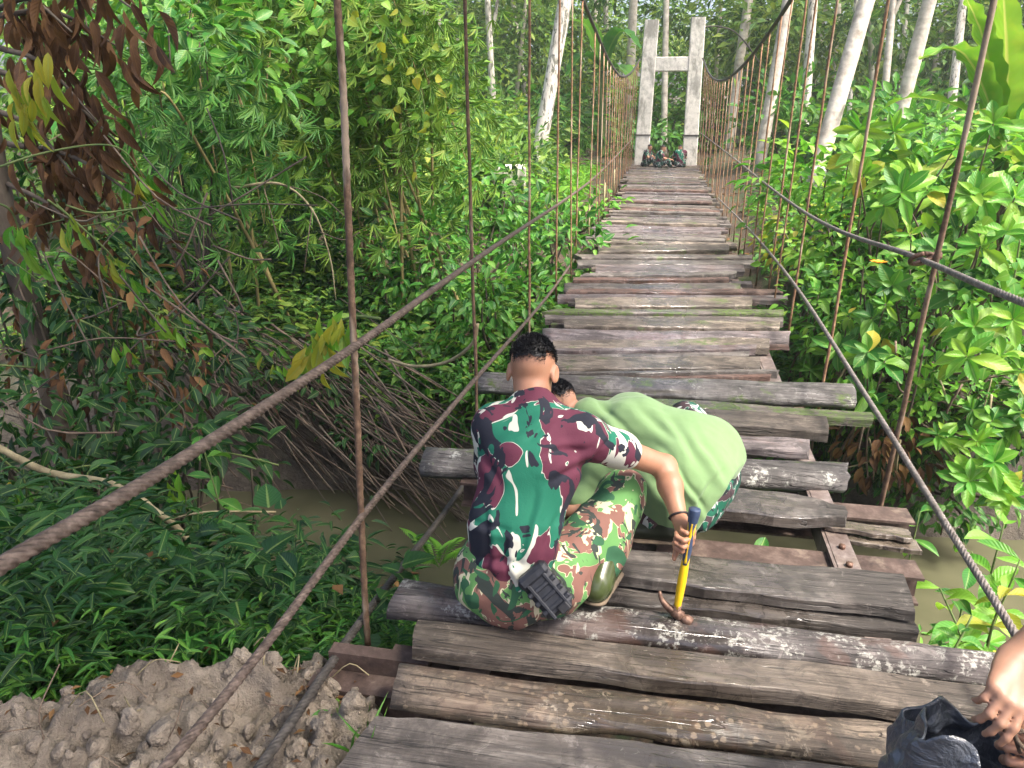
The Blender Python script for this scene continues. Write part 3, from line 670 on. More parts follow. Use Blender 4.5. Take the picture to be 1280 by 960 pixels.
# concrete tower at the far end
tower = thing('concrete_tower', 'pale concrete H shaped bridge tower at the far end of the deck', 'tower', (.03, 22.5, 0))
def pillar(x0, x1, top, seed):
    n = 12; pr = []
    zz = np.linspace(-.6, top, n); V = []
    for z in zz:
        t = (z + .6) / (top + .6); c = x0 * (1 - t) + x1 * t; hw = .20 - .015 * t; b = .02
        for (u, v) in ((-hw + b, -hw), (hw - b, -hw), (hw, -hw + b), (hw, hw - b), (hw - b, hw), (-hw + b, hw), (-hw, hw - b), (-hw, -hw + b)): V.append([c + u, 22.5 + v, z])
    V = A(V); V += .006 * vnoise(V * 4, seed)[:, None]
    Q = grid_faces(n, 8, True); b = len(V); V = np.concatenate([V, [[x1, 22.5, top]]]); j = np.arange(8)
    return V, Q, np.stack([np.full(8, b), (n - 1) * 8 + j, (n - 1) * 8 + (j + 1) % 8], -1)
part('column', pillar(-.62, -.53, 3.68, 1), M['concrete'], tower, (-.6, 22.5, 0), smooth=False)
part('column', pillar(.72, .66, 3.72, 2), M['concrete'], tower, (.7, 22.5, 0), smooth=False)
part('crossbeam', box((.06, 22.5, 2.60), (.92, .34, .36), None, .02), M['concrete'], tower, (.06, 22.5, 2.6), smooth=False)
part('band', box((-.60, 22.5, .80), (.43, .43, .03)), M['cable_dark'], tower, (-.6, 22.5, .8), smooth=False)
part('band', box((.70, 22.5, .80), (.43, .43, .03)), M['cable_dark'], tower, (.7, 22.5, .8), smooth=False)
o = part('backstay_cable', tube(spline([(.70, 22.5, 3.5), (1.3, 23.2, 3.55), (1.9, 24, 3.35), (3.0, 26, 2.4)], 20), .02, 6), M['cable_dark'], tower, (.7, 22.5, 3.5)); 
# concrete anchor blocks beside the far approach
def block(c, s, lab, seed):
    g = box(c, s, axes((1, .15, 0), (0.03, 0, 1)), .03); o = part('concrete_block', g, M['concrete'], None, (c[0], c[1], c[2] - s[2] / 2), smooth=False); return tag(o, lab, 'concrete block')
c = at(636, 225, 14.0); block((c[0], 14.0, c[2] - .12), (.62, .55, .75), 'weathered grey concrete stump among the bushes left of the bridge', 1)
c = at(1040, 228, 15.0); block((c[0], 15.0, c[2] - .12), (1.0, .6, .75), 'low grey concrete block behind the shrubs right of the bridge', 2)

# ------------------------------------------------------------------ plants: leaf geometry
def leaf_tpl(kind='ovate', rows=2, fold=.10, droop=.25, cols=1):
    ts = np.linspace(0, 1, rows + 2)
    if kind == 'ovate': wf = lambda t: np.sin(np.pi * np.clip(t, 0, 1) ** .80) ** .85
    elif kind == 'obovate': wf = lambda t: np.sin(np.pi * np.clip(t, 0, 1) ** 1.25) ** .8
    elif kind == 'heart': wf = lambda t: np.sin(np.pi * np.clip(t * .93 + .07, 0, 1) ** .58) ** .8
    else: wf = lambda t: np.sin(np.pi * np.clip(t, 0, 1) ** .7) ** .7
    V = [[0, 0, 0]]; rib = [1]; lt = [0]
    cs = np.linspace(-1, 1, 2 * cols + 1)
    for t in ts[1:-1]:
        w_ = .5 * wf(t)
        for c in cs: V.append([t, c * w_, fold * abs(c) * w_ * 2 - droop * t * t]); rib.append(1 - abs(c)); lt.append(t)
    V.append([1, 0, -droop]); rib.append(1); lt.append(1)
    V = A(V); n = len(cs); T = []
    for j in range(n - 1): T.append([0, 1 + j + 1, 1 + j][::-1])
    for i in range(rows - 1):
        for j in range(n - 1):
            a = 1 + i * n + j; b = a + 1; c = a + n; d = c + 1; T += [[a, b, d], [a, d, c]]
    e = len(V) - 1; k = 1 + (rows - 1) * n
    for j in range(n - 1): T.append([k + j, k + j + 1, e])
    T = A(T); nn = np.cross(V[T[:, 1]] - V[T[:, 0]], V[T[:, 2]] - V[T[:, 0]]); bad = nn[:, 2] < 0; T[bad] = T[bad][:, ::-1]
    return V, T, A(rib, float), A(lt, float)
TPL = {k: leaf_tpl(k, r, f, d) for k, r, f, d in (('ovate', 3, .12, .22), ('obovate', 3, .12, .25), ('heart', 3, .10, .15), ('lance', 3, .10, .30))}
TPL['heart'] = leaf_tpl('heart', 6, .10, .18); TPL['fine'] = leaf_tpl('ovate', 6, .12, .3); TPL['small'] = leaf_tpl('ovate', 1, .12, .15); TPL['blade'] = leaf_tpl('lance', 2, .05, .45)
def leaves(P, D, Nn, L, W, tpl, tint):
    V, T, rib, lt = TPL[tpl] if isinstance(tpl, str) else tpl
    P = np.asarray(P, float); n = len(P); D = nrm(D); S = nrm(np.cross(Nn, D)); U = np.cross(D, S)
    L = np.broadcast_to(L, (n,)); W = np.broadcast_to(W, (n,)); 
    X = P[:, None] + L[:, None, None] * (V[None, :, 0, None] * D[:, None] + (V[None, :, 1] * W[:, None])[..., None] * S[:, None] + V[None, :, 2, None] * U[:, None])
    TT = (T[None] + (np.arange(n) * len(V))[:, None, None]).reshape(-1, 3)
    return X.reshape(-1, 3), TT, dict(rib=np.tile(rib, n), lt=np.tile(lt, n), tint=np.repeat(np.broadcast_to(tint, (n,)), len(V)))
def mleaves(Ls):
    Vs, Ts, n = [], [], 0; at_ = {'rib': [], 'lt': [], 'tint': []}
    for V, T, a in Ls:
        Vs.append(V); Ts.append(T + n); n += len(V)
        for k in at_: at_[k].append(a[k])
    return np.concatenate(Vs), np.concatenate(Ts), {k: np.concatenate(v) for k, v in at_.items()}
def lpart(name, Ls, m, parent=None, loc=None):
    V, T, a = mleaves(Ls); return part(name, (V, None, T), m, parent, loc, True, a)
def sph(r, n):
    v = r.normal(size=(n, 3)); return nrm(v)
def tint_(r, n): return np.clip(r.beta(2.0, 2.6, n), .01, .99)

def cloud(r, n, c, rad, L, W=.5, tpl='ovate', k=14, cr=.3, down=.35, out=.7, shell=True):
    """leaves in clumps through an ellipsoid"""
    c = A(c, float); rad = A(rad, float)
    d = sph(r, k); rr = r.uniform(.35, 1.0, k) ** .5 if shell else r.uniform(0, 1, k) ** .33
    cc = d * rr[:, None]; ci = r.integers(0, k, n); off = r.normal(size=(n, 3)) * cr
    q = cc[ci] + off; P = c + q * rad
    D = nrm(nrm(q * A([1, 1, .6])) * out + off / cr * .45 + r.normal(size=(n, 3)) * .35 - A([0, 0, down]))
    Nn = nrm(A([0, 0, 1.]) + r.normal(size=(n, 3)) * .45 + nrm(q) * .5)
    ct = r.normal(size=k) * .14
    return leaves(P, D, Nn, L * r.uniform(.65, 1.25, n), W, tpl, np.clip(tint_(r, n) + ct[ci], .01, .99)), c + cc * rad
def stems_to(base, pts, r, rad=.02, sag=.15):
    gs = []
    for p in pts:
        b = A(base) + A([r.normal() * .05, r.normal() * .05, 0]); mid = b * .45 + p * .55 + A([r.normal() * .08, r.normal() * .08, -sag * abs(r.normal()) * .5])
        gs.append(tube(spline([b, mid, p], 6), np.linspace(rad, rad * .35, 6), 5))
    return gs
def bush(name, label, cat, base, c, rad, n, L, W, tpl, m, stem=None, k=14, cr=.3, seed=0, group=None, down=.35, srad=.02):
    r = np.random.default_rng(seed); t = thing(name, label, cat, base, group)
    g, cc = cloud(r, n, c, rad, L, W, tpl, k, cr, down)
    lpart('foliage', [g], m, t); part('stem', merge(stems_to(base, cc[:max(5, k // 2)], r, srad)), stem or M['bark_dark'], t)
    return t

# ------------------------------------------------------------------ the wood behind
r = np.random.default_rng(3)
Ls = []
for k in range(620):                                   # clumps of foliage, near understorey to tall wall
    yy = r.uniform(27, 50); x = r.uniform(-.62, .62) * yy * 1.15 - .17 * yy
    if 27 < yy < 34 and abs(x) < 2.2: continue
    zt = r.uniform(-.5, .20 * (yy - 10)) if r.random() < .72 else r.uniform(.5, 7.5)
    c = A([x, yy, float(ground_z(x, yy)) + .8 + max(0, zt)])
    if abs(x - 1.3) < .11 * yy: c[2] = min(c[2], 5.0)
    R = r.uniform(.7, 1.9)
    g, _ = cloud(r, 230, c, (R * 1.2, R, R * .8), .30 * r.uniform(.6, 1.3), .5, 'small', 9, .34, .3)
    off = r.normal() * .22; g[2]['tint'] = np.clip(g[2]['tint'] + off, .01, .99); Ls.append(g)
o = lpart('far_wood', Ls, M['leaf_wood'], None, (0, 38, 0)); tag(o, 'dense mixed green wood closing the view behind the bridge', 'wood', kind='stuff')
Ls = []
for k in range(360):                                   # crowns overhead, above and beyond the frame: they shade the place
    yy = r.uniform(15, 55); x = r.uniform(-28, 26); 
    if abs(x - 1.5) < 3.5 + .16 * yy: continue
    c = A([x, yy, r.uniform(6.5, 15)]); R = r.uniform(1.2, 2.4)
    g, _ = cloud(r, 110, c, (R, R, R * .7), .5, .5, 'small', 9, .36, .3); Ls.append(g)
for k in range(75):                                   # unseen boughs added above the frame to shade the near left bank
    c = A([r.uniform(-.6, 2.8), r.uniform(-4.0, 5.2), r.uniform(5.4, 7.4)])
    Ls.append(cloud(r, 150, c, (1.1, 1.1, .7), .26, .5, 'ovate', 9, .36, .4)[0])
o = lpart('tree_canopy', Ls, M['leaf_wood'], None, (0, 35, 8)); tag(o, 'leafy canopy of the surrounding wood, with unseen boughs added to shade the near bank', 'canopy', kind='stuff')

# individual trunks
crown_me = []
for k in range(3):
    g = [cloud(np.random.default_rng(50 + k), 420, (0, 0, 0), (2.0, 2.0, 1.5), .34, .45, 'ovate', 12, .3)[0]]
    V, T, a = mleaves(g); crown_me.append(mk_mesh('crown', V, None, T, (M['leaf_wood'],), attrs=a))
def trunk_tree(name, label, pb, pt, y, wpx, m, group=None, seed=0, hgt=None, fork=False):
    r = np.random.default_rng(seed); b = at(*pb, y); t_ = at(*pt, y + r.uniform(-.3, .6)); gz = float(ground_z(b[0], b[1]))
    d = nrm(t_ - b); b = b + d * ((gz - .1 - b[2]) / max(.2, d[2])); top = b + d * (hgt or (9.5 + r.uniform(0, 3)))
    rad = .76 * wpx / 2 / FPX * (y * .94)
    t = thing(name, label, 'tree', b, group)
    P = spline([b, b * .5 + top * .5 + A([r.normal() * .06, r.normal() * .06, 0]), top], 26)
    gs = [tube(P, rad * np.linspace(1.22, .72, 26) * (1 + .06 * vnoise(P * 2.1, seed)), 10)]
    if fork:
        p = P[9]; gs.append(tube(spline([p, p + A([.25, 0, 1.0]), p + A([.5, .1, 3.5])], 10), np.linspace(rad * .7, rad * .4, 10), 7))
    part('trunk', merge(gs), m, t)
    c = link('crown', crown_me[seed % 3], t, top + A([0, 0, .6])); c.scale = (1.0, 1.0, .9); c.rotation_euler = (0, 0, r.uniform(0, 6))
    return t
trunk_tree('leaning_tree', 'thick white mottled trunk leaning right, left of the bridge', (672, 200), (706, 0), 17.5, 21, M['bark_mottled'], seed=1)
trunk_tree('forest_tree', 'slim pale trunk just left of the concrete tower', (785, 170), (793, 0), 29, 13, M['bark_pale'], seed=2)
trunk_tree('forest_tree', 'grey forked trunk in the dark wood at upper left', (618, 168), (612, 60), 27, 10, M['bark_mottled'], seed=3, fork=True)
trunk_tree('palm_tree', 'pale ringed palm trunk leaning right, nearest right of the bridge', (1018, 225), (1078, 0), 15.5, 23, M['bark_pale'], seed=4)
trunk_tree('forest_tree', 'reddish pale trunk behind the right hangers, leaning right', (952, 190), (986, 0), 20, 16, M['bark_pale'], seed=5)
trunk_tree('forest_tree', 'slim whitish trunk just right of the concrete tower', (913, 165), (942, 0), 27, 13, M['bark_pale'], seed=6)
trunk_tree('forest_tree', 'straight pale trunk between the reddish trunk and the palm', (1003, 180), (1017, 0), 22, 13, M['bark_mottled'], seed=7)
trunk_tree('palm_tree', 'grey palm trunk leaning right above the broad leaved shrubs', (1122, 160), (1166, 0), 17, 19, M['bark_pale'], seed=8)
trunk_tree('forest_tree', 'thin pale forked stem between the two leaning palms', (1104, 150), (1122, 0), 24, 10, M['bark_pale'], seed=9, fork=True)
trunk_tree('forest_tree', 'thin pale stem left of the banana plant', (1192, 120), (1204, 20), 24, 12, M['bark_mottled'], seed=10)
THIN = [(455, 90, 470, 0), (500, 120, 497, 0), (540, 150, 548, 20), (575, 160, 570, 20), (640, 170, 650, 30), (735, 160, 742, 20), (760, 165, 758, 30), (830, 180, 833, 90), (890, 165, 898, 30), (930, 170, 935, 30),
        (975, 175, 985, 40), (1035, 160, 1048, 10), (1060, 165, 1068, 10), (1080, 165, 1096, 10), (1090, 150, 1088, 0), (1140, 140, 1150, 0), (1160, 130, 1185, 0), (1215, 110, 1222, 0), (660, 150, 640, 0), (520, 130, 535, 0), (1008, 160, 1032, 0), (1120, 150, 1135, 0)]
for k, (x0, y0, x1, y1) in enumerate(THIN):
    trunk_tree('slender_tree', 'slender trunk deep in the wood behind the bridge', (x0, y0), (x1, y1), 26 + (k * 7 % 12), 6 + k % 4, [M['bark_mottled'], M['bark_pale'], M['bark_pale']][k % 3], 'slender trunks in the far wood', 30 + k)

# undergrowth at the far end, beyond the deck
protos = []
for k in range(4):
    r = np.random.default_rng(80 + k)
    g, cc = cloud(r, 560, (0, 0, .75), (1.0, .9, .75), .24, .48, ('ovate', 'small', 'ovate', 'lance')[k], 16, .28)
    V, T, a = mleaves([g]); protos.append((mk_mesh('foliage', V, None, T, (M[('leaf_mid', 'leaf_wood', 'leaf_bright', 'leaf_mid')[k]],), attrs=a),
        mk_mesh('stem', *merge(stems_to((0, 0, 0), cc[:7], r, .025)), (M['bark_dark'],))))
KIND = ('mid green', 'small leaved mixed green', 'light bright green', 'narrow leaved green')
def small_bush(k, loc, s, label, group):
    label = label.replace('leafy green bush', KIND[k] + ' bush'); group = KIND[k] + ' ' + group
    t = thing('understory_bush', label, 'bush', loc, group); t.scale = (s, s, s * rnd.uniform(.8, 1.15)); t.rotation_euler = (0, 0, rnd.uniform(0, 6.28))
    for me in protos[k]: o = link(me.name, me, t, loc)
    return t
r = np.random.default_rng(5)
cnt = 0
while cnt < 46:
    yy = r.uniform(24.5, 34); x = r.uniform(-.75, .62) * yy * .95
    if abs(x) < 1.0 and yy < 25.2: continue
    small_bush(r.choice([0, 1, 1, 2, 3]), (x, yy, float(ground_z(x, yy)) - .1), r.uniform(.8, 1.7), 'leafy green bush in the undergrowth behind the concrete tower', 'bushes behind the tower'); cnt += 1
for k in range(26):
    yy = r.uniform(13.5, 23); x = -r.uniform(2.6, 9.5)
    small_bush(r.choice([0, 1, 1, 2]), (x, yy, float(ground_z(x, yy)) - .1), r.uniform(.7, 1.35), 'leafy green bush on the far bank left of the bridge', 'bushes on the far left bank')
for k in range(22):
    yy = r.uniform(12.5, 23); x = r.uniform(2.9, 10)
    small_bush(r.choice([0, 2, 2, 1]), (x, yy, float(ground_z(x, yy)) - .1), r.uniform(.6, 1.2), 'leafy green bush on the far bank right of the bridge', 'bushes on the far right bank')

# ground cover
def herbs(r, P, hgt, L, W, tpl, per=9, lean=.35):
    n = len(P); ls = []
    up = nrm(A([0, 0, 1.]) + r.normal(size=(n, 3)) * lean)
    up[:, 2] = np.abs(up[:, 2]) + .15
    hh = hgt * r.uniform(.4, 1.2, n); i = np.repeat(np.arange(n), per); t = r.uniform(.15, 1, n * per)
    pos = P[i] + up[i] * (hh[i] * t)[:, None]; a = r.uniform(0, 6.283, n * per)
    D = np.stack([np.cos(a), np.sin(a), r.uniform(-.25, .55, n * per)], -1)
    pt = r.normal(size=n) * .12
    return leaves(pos, D, A([0, 0, 1.]) + r.normal(size=(n * per, 3)) * .3, L * r.uniform(.6, 1.25, n * per), W, tpl, np.clip(tint_(r, n * per) + pt[i], .01, .99))
def on_ground(r, n, x0, x1, y0, y1, keep=None):
    x = r.uniform(x0, x1, n); y = r.uniform(y0, y1, n)
    if keep is not None: k = keep(x, y); x, y = x[k], y[k]
    return np.stack([x, y, ground_z(x, y) - .02], -1)
r = np.random.default_rng(9)
wet = lambda x, y: np.abs(y - 5.70 - .14 * x) > .9
P1 = on_ground(r, 3800, -4.8, -.55, 1.4, 4.9, lambda x, y: wet(x, y) & (y > soil_edge(x) + .05))
P2 = on_ground(r, 900, -.6, 2.2, 2.3, 5.0, wet); P5 = on_ground(r, 1300, -4.8, -1.3, 1.5, 3.6, lambda x, y: y > soil_edge(x) + .12)
o = lpart('bank_herbs', [herbs(r, P1, .30, .07, .20, 'lance', 13), herbs(r, P2, .2, .085, .26, 'lance', 8)], M['leaf_mid'], None, (-2, 3.5, -1))
tag(o, 'lush narrow leaved herbs covering the near bank down to the stream', 'herbs', kind='stuff')
o = lpart('tall_herbs', [herbs(r, P5, .60, .092, .22, 'lance', 15, .3), herbs(r, on_ground(r, 260, -4.6, -1.4, 1.7, 3.8, lambda x, y: y > soil_edge(x) + .15), .55, .13, .5, 'fine', 9, .35), herbs(r, on_ground(r, 120, -4.0, -1.2, 1.8, 3.8, lambda x, y: y > soil_edge(x) + .15), .6, .12, .8, 'heart', 6, .4)], M['leaf_dark'], None, (-2, 3, -1))
tag(o, 'tall dark narrow leaved herbs behind the dug soil', 'herbs', kind='stuff')
P3 = on_ground(r, 1500, -2.6, -.3, 3.7, 4.9, wet)
o = lpart('stream_herbs', [herbs(r, P3, .22, .07, .24, 'lance', 11)], M['leaf_bright'], None, (-1.6, 4.6, -1.9)); tag(o, 'bright green fine herbs along the water edge below the left deck edge', 'herbs', kind='stuff')
P4 = on_ground(r, 2600, -9, 9, 7.7, 16, lambda x, y: (np.abs(x) > 1.5) | (y < 10))
P4 = P4[(np.abs(P4[:, 0] - 2.2) > .0)]
o = lpart('far_bank_herbs', [herbs(r, P4, .3, .13, .4, 'ovate', 6)], M['leaf_mid'], None, (0, 11, -.5)); tag(o, 'low green plants covering the far bank', 'herbs', kind='stuff')
P6 = on_ground(r, 1500, 1.6, 4.2, 12.5, 17.5, lambda x, y: x > 2.3); P7 = on_ground(r, 3600, -14, 16, 17, 30, lambda x, y: np.abs(x) > 2.0 + .02 * np.abs(y))
P8 = on_ground(r, 900, -3.6, -1.4, 15.5, 21, lambda x, y: x < -1.7)
o = lpart('far_grass', [herbs(r, P6, .32, .30, .07, 'blade', 6, .2), herbs(r, P7, .3, .28, .16, 'blade', 6), herbs(r, P8, .3, .3, .1, 'blade', 6)], M['leaf_bright'], None, (0, 20, 0)); tag(o, 'bright grass and weeds on the far ground beside the deck', 'grass', kind='stuff')
P9 = on_ground(r, 800, 1.2, 4.8, 6.2, 8.4, wet)
o = lpart('right_bank_herbs', [herbs(r, P9, .42, .12, .45, 'ovate', 9)], M['leaf_mid'], None, (2.6, 7, -1)); tag(o, 'leafy low plants clothing the steep right bank', 'herbs', kind='stuff')
# dead leaf litter
def litter(r, P, L):
    n = len(P); a = r.uniform(0, 6.283, n); return leaves(P + A([0, 0, .02]), np.stack([np.cos(a), np.sin(a), r.normal(size=n) * .2], -1), A([0, 0, 1.]) + r.normal(size=(n, 3)) * .35, L * r.uniform(.5, 1.3, n), .45, 'small', tint_(r, n))
Pl = np.concatenate([on_ground(r, 2600, -4, 5, 7.2, 22, lambda x, y: np.abs(x) > .6), on_ground(r, 900, -6, 4, 22, 28), on_ground(r, 500, 1.2, 4.5, 6.6, 9)])
o = lpart('leaf_litter', [litter(r, Pl, .12)], M['leaf_dead'], None, (0, 14, 0)); tag(o, 'dry brown leaf litter on the bare soil beside the deck', 'litter', kind='stuff')

# ------------------------------------------------------------------ right bank: shrubs with big glossy leaves, each leaf its own part
BIG = [leaf_tpl('obovate', 5, .13, d, 2) for d in (.12, .30, .5)]
BIGME = {}; WC = {}
for mk in ('leaf_bright', 'leaf_mid', 'leaf_yellow', 'leaf_dark'):
  for wc in range(3):
    BIGME[mk, wc] = []
    for q in range(6):
        V, T, rb, lt = BIG[q % 3]; V = V.copy(); V[:, 1] *= (.30, .40, .52)[wc] + .05 * (q % 2); V[:, 2] += .03 * np.sin(V[:, 0] * 7 + q) * (1 - rb)
        BIGME[mk, wc].append(mk_mesh('leaf', V, None, T, (M[mk],), attrs=dict(rib=rb, lt=lt, tint=np.full(len(V), (.12, .3, .45, .6, .75, .9)[q]))))
def put_leaf(t, p, d, nn, L, mk, r):
    me = BIGME[mk, len(t.name) * 7 % 3 if 'wc' not in WC else WC['wc']][r.integers(0, 6)]; o = link('leaf', me, t, p)
    d = nrm(d); s = nrm(np.cross(nn, d)); u = np.cross(d, s)
    Mx = Matrix(((d[0] * L, s[0] * L, u[0] * L), (d[1] * L, s[1] * L, u[1] * L), (d[2] * L, s[2] * L, u[2] * L)))
    o.matrix_basis = Matrix.Translation(Vector(p - WLOC[t.name])) @ Mx.to_4x4(); return o
def rosette(t, c, ax, r, n, L, mk, odd='leaf_yellow', podd=.08):
    ax = nrm(ax); e1 = nrm(np.cross(ax, A([.3, 1, .2]))); e2 = np.cross(ax, e1)
    for i in range(n):
        a = i * 2.4 + r.normal() * .25; f = i / n; el = .95 - 1.15 * f + r.normal() * .12        # young leaves upright, old ones flat or hanging
        d = (math.cos(a) * e1 + math.sin(a) * e2) * math.cos(el) + ax * math.sin(el)
        put_leaf(t, c - ax * .05 * f, d, ax + d * .2, L * (.62 + .5 * f) * r.uniform(.85, 1.15), odd if r.random() < podd and f > .5 else mk, r)
def rosette_shrub(label, px, py, y, nh, spread, L, mk, seed, cat='shrub', name='broadleaf_shrub', n=9, towards=(-.35, -.65, .75)):
    r = np.random.default_rng(seed); c = at(px, py, y); yb = max(y + .7, 5.70 + .14 * c[0] - .55 + 1.35); g = float(ground_z(c[0], yb))
    base = A([c[0] + .05, yb, min(g, c[2] - .25)]); t = thing(name, label, cat, base)
    heads = [c + r.normal(size=3) * spread * A([1, .8, .8]) for _ in range(nh)]
    part('stem', merge(stems_to(base, heads, r, .014, .1)), M['twig'], t)
    for h in heads: rosette(t, h, A(towards) + r.normal(size=3) * .3, r, n, L, mk)
    return t
RS = [('tall shrub with large glossy leaves at the right edge, above the upper hand cable', 1225, 265, 6.2, 6, .26, .27, 'leaf_bright', (7.2)),
      ('large leaved green shrub rising behind the near right hanger rod', 1135, 235, 6.8, 6, .27, .26, 'leaf_bright', 0),
      ('bright shrub with upright leaves below the grey leaning palm trunk', 1075, 215, 8.0, 6, .28, .26, 'leaf_bright', 0),
      ('shrub with long pale leaves under the banana plant', 1255, 190, 7.0, 5, .25, .28, 'leaf_bright', 0),
      ('shrub carrying one orange flower, left of the cable clamp', 1098, 350, 6.2, 4, .17, .20, 'leaf_bright', 0),
      ('leafy shrub just below the clamp on the right hand cable', 1185, 362, 5.8, 3, .14, .19, 'leaf_mid', 0),
      ('big rosette shrub under the right hand cable at the picture edge', 1232, 432, 5.3, 3, .15, .24, 'leaf_bright', 0),
      ('shrub with drooping dark leaves right of the clamp', 1255, 350, 6.0, 4, .18, .22, 'leaf_mid', 0),
      ('shrub between the two right cables near the leaning rod', 1052, 390, 6.3, 4, .18, .20, 'leaf_mid', 0),
      ('low shrub beside the end of the broad pale log plank', 1098, 455, 5.7, 4, .15, .20, 'leaf_mid', 0),
      ('small rosette shrub low on the bank right of the lower cable', 1190, 550, 5.4, 2, .10, .22, 'leaf_bright', 0),
      ('rosette shrub at the right edge above the stream', 1248, 585, 5.0, 2, .11, .22, 'leaf_bright', 0),
      ('shrub with round young leaves on the bank right of the near rod', 1165, 480, 5.9, 4, .16, .15, 'leaf_mid', 0),
      ('shrub at the right edge just above the low rosette', 1262, 500, 5.7, 3, .13, .20, 'leaf_mid', 0),
      ('shrub growing beside the right hangers where the deck passes the bank', 1010, 335, 7.6, 4, .2, .19, 'leaf_bright', 0),
      ('shrub against the deck end under the second right hanger rod', 1005, 420, 6.6, 3, .14, .18, 'leaf_mid', 0)]
for k, (lb, px, py, y, nh, sp, L, mk, _) in enumerate(RS): WC['wc'] = (1, 2, 0, 1, 0, 2, 1, 0)[k % 8]; rosette_shrub(lb, px, py, y, nh + 2, sp * 1.15, L * (.88, .76, .95)[k % 3], mk, 200 + k, n=8 + k % 4)
WC['wc'] = 1
# flower on the flowering shrub
fl = at(1098, 330, 6.0); F_ = [sh for sh in COL.objects if sh.get('label', '').startswith('shrub carrying one orange')][0]
g = leaves(np.repeat(fl[None], 9, 0), np.stack([np.cos(np.arange(9) * .7), np.sin(np.arange(9) * .7), np.full(9, .5)], -1), np.tile(A([0, 0, 1.]), (9, 1)), .07, .5, 'small', .5)
part('flower', (g[0], None, g[1]), M['flower'], F_, fl)
# bushy filling masses behind them
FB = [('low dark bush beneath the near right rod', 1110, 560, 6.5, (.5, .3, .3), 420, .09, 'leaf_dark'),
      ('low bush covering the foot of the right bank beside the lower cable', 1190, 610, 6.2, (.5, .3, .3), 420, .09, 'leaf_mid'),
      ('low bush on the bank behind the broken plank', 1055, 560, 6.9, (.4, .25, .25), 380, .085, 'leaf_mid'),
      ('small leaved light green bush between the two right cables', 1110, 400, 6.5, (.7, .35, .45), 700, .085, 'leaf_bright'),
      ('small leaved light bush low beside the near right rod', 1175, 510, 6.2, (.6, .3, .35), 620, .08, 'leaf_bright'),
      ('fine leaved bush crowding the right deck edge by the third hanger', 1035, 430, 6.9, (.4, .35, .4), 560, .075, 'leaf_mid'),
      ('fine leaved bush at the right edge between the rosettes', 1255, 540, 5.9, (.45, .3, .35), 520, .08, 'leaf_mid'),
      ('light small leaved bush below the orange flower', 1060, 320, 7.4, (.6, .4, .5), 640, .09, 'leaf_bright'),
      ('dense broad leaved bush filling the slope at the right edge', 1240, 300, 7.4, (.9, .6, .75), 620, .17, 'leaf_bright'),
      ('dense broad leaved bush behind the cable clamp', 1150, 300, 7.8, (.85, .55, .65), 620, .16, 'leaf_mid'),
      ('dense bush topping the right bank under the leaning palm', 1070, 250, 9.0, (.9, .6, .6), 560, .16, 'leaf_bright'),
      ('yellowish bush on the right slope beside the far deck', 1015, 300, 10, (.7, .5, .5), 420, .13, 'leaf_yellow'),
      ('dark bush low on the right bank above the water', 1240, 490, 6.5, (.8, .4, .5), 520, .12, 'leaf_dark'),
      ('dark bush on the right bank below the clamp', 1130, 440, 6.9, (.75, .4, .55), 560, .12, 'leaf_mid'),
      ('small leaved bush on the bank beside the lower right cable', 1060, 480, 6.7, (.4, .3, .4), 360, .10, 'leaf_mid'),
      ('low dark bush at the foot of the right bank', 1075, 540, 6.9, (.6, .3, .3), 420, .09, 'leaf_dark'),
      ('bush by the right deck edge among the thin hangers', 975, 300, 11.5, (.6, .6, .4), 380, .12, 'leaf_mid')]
for k, (lb, px, py, y, rad, n, L, mk) in enumerate(FB):
    c = at(px, py, y); yb = max(y + .3, 5.70 + .14 * c[0] - .55 + 1.4); bz = min(float(ground_z(c[0], yb)), c[2] - .25); bush('leafy_bush', lb, 'bush', (c[0], yb, bz), c, rad, n, L, .5, 'ovate', M[mk], None, 18, .24, 300 + k)
# round leaved creeper on the bank
def creeper(label, pix, y, n, L, mk, seed, name='creeper', jit=.12):
    r = np.random.default_rng(seed); P = A([at(px, py, y + r.normal() * .1) for px, py in pix]); t = thing(name, label, 'creeper', P[0])
    C = spline(P, 40); part('stem', tube(C, .006, 5), M['stem_green'], t)
    pts = C[r.integers(0, 40, n)] + r.normal(size=(n, 3)) * jit
    D = nrm(r.normal(size=(n, 3)) * A([1, .5, .4]) + A([0, -.2, -.9])); Nn = nrm(A([-.1, -.9, .5]) + r.normal(size=(n, 3)) * .4)
    lpart('foliage', [leaves(pts, D, Nn, L * r.uniform(.6, 1.2, n), .85, 'heart', tint_(r, n))], M[mk], t); return t
creeper('round leaved creeper trailing down the right bank past the near rod', [(1190, 400), (1165, 430), (1150, 470), (1120, 500)], 5.9, 90, .075, 'leaf_bright', 400)
creeper('pale round leaved creeper hanging over the right bank at the picture edge', [(1275, 300), (1262, 380), (1240, 470)], 5.6, 80, .085, 'leaf_bright', 401)
# dead hanging roots and sticks on the right bank
t = thing('dead_vines', 'dry brown hanging vines and roots on the right bank above the stream', 'vines', (2.2, 6.6, -1))
r = np.random.default_rng(12)
for k in range(26):
    px = r.uniform(1080, 1260); py = r.uniform(370, 560); p = at(px, py, r.uniform(5.7, 6.3)); q = p + A([r.normal() * .12, r.normal() * .1, -r.uniform(.3, .9)])
    part('vine', tube(spline([p, (p + q) / 2 + r.normal(size=3) * .05, q], 8), .005 + .006 * r.random(), 5), M['twig'] if k % 3 else M['twig_pale'], t)
g, _ = cloud(r, 90, at(1110, 560, 5.9), (.35, .2, .3), .14, .4, 'ovate', 8, .3, 1.2); lpart('dead_leaves', [g], M['leaf_dead'], t)

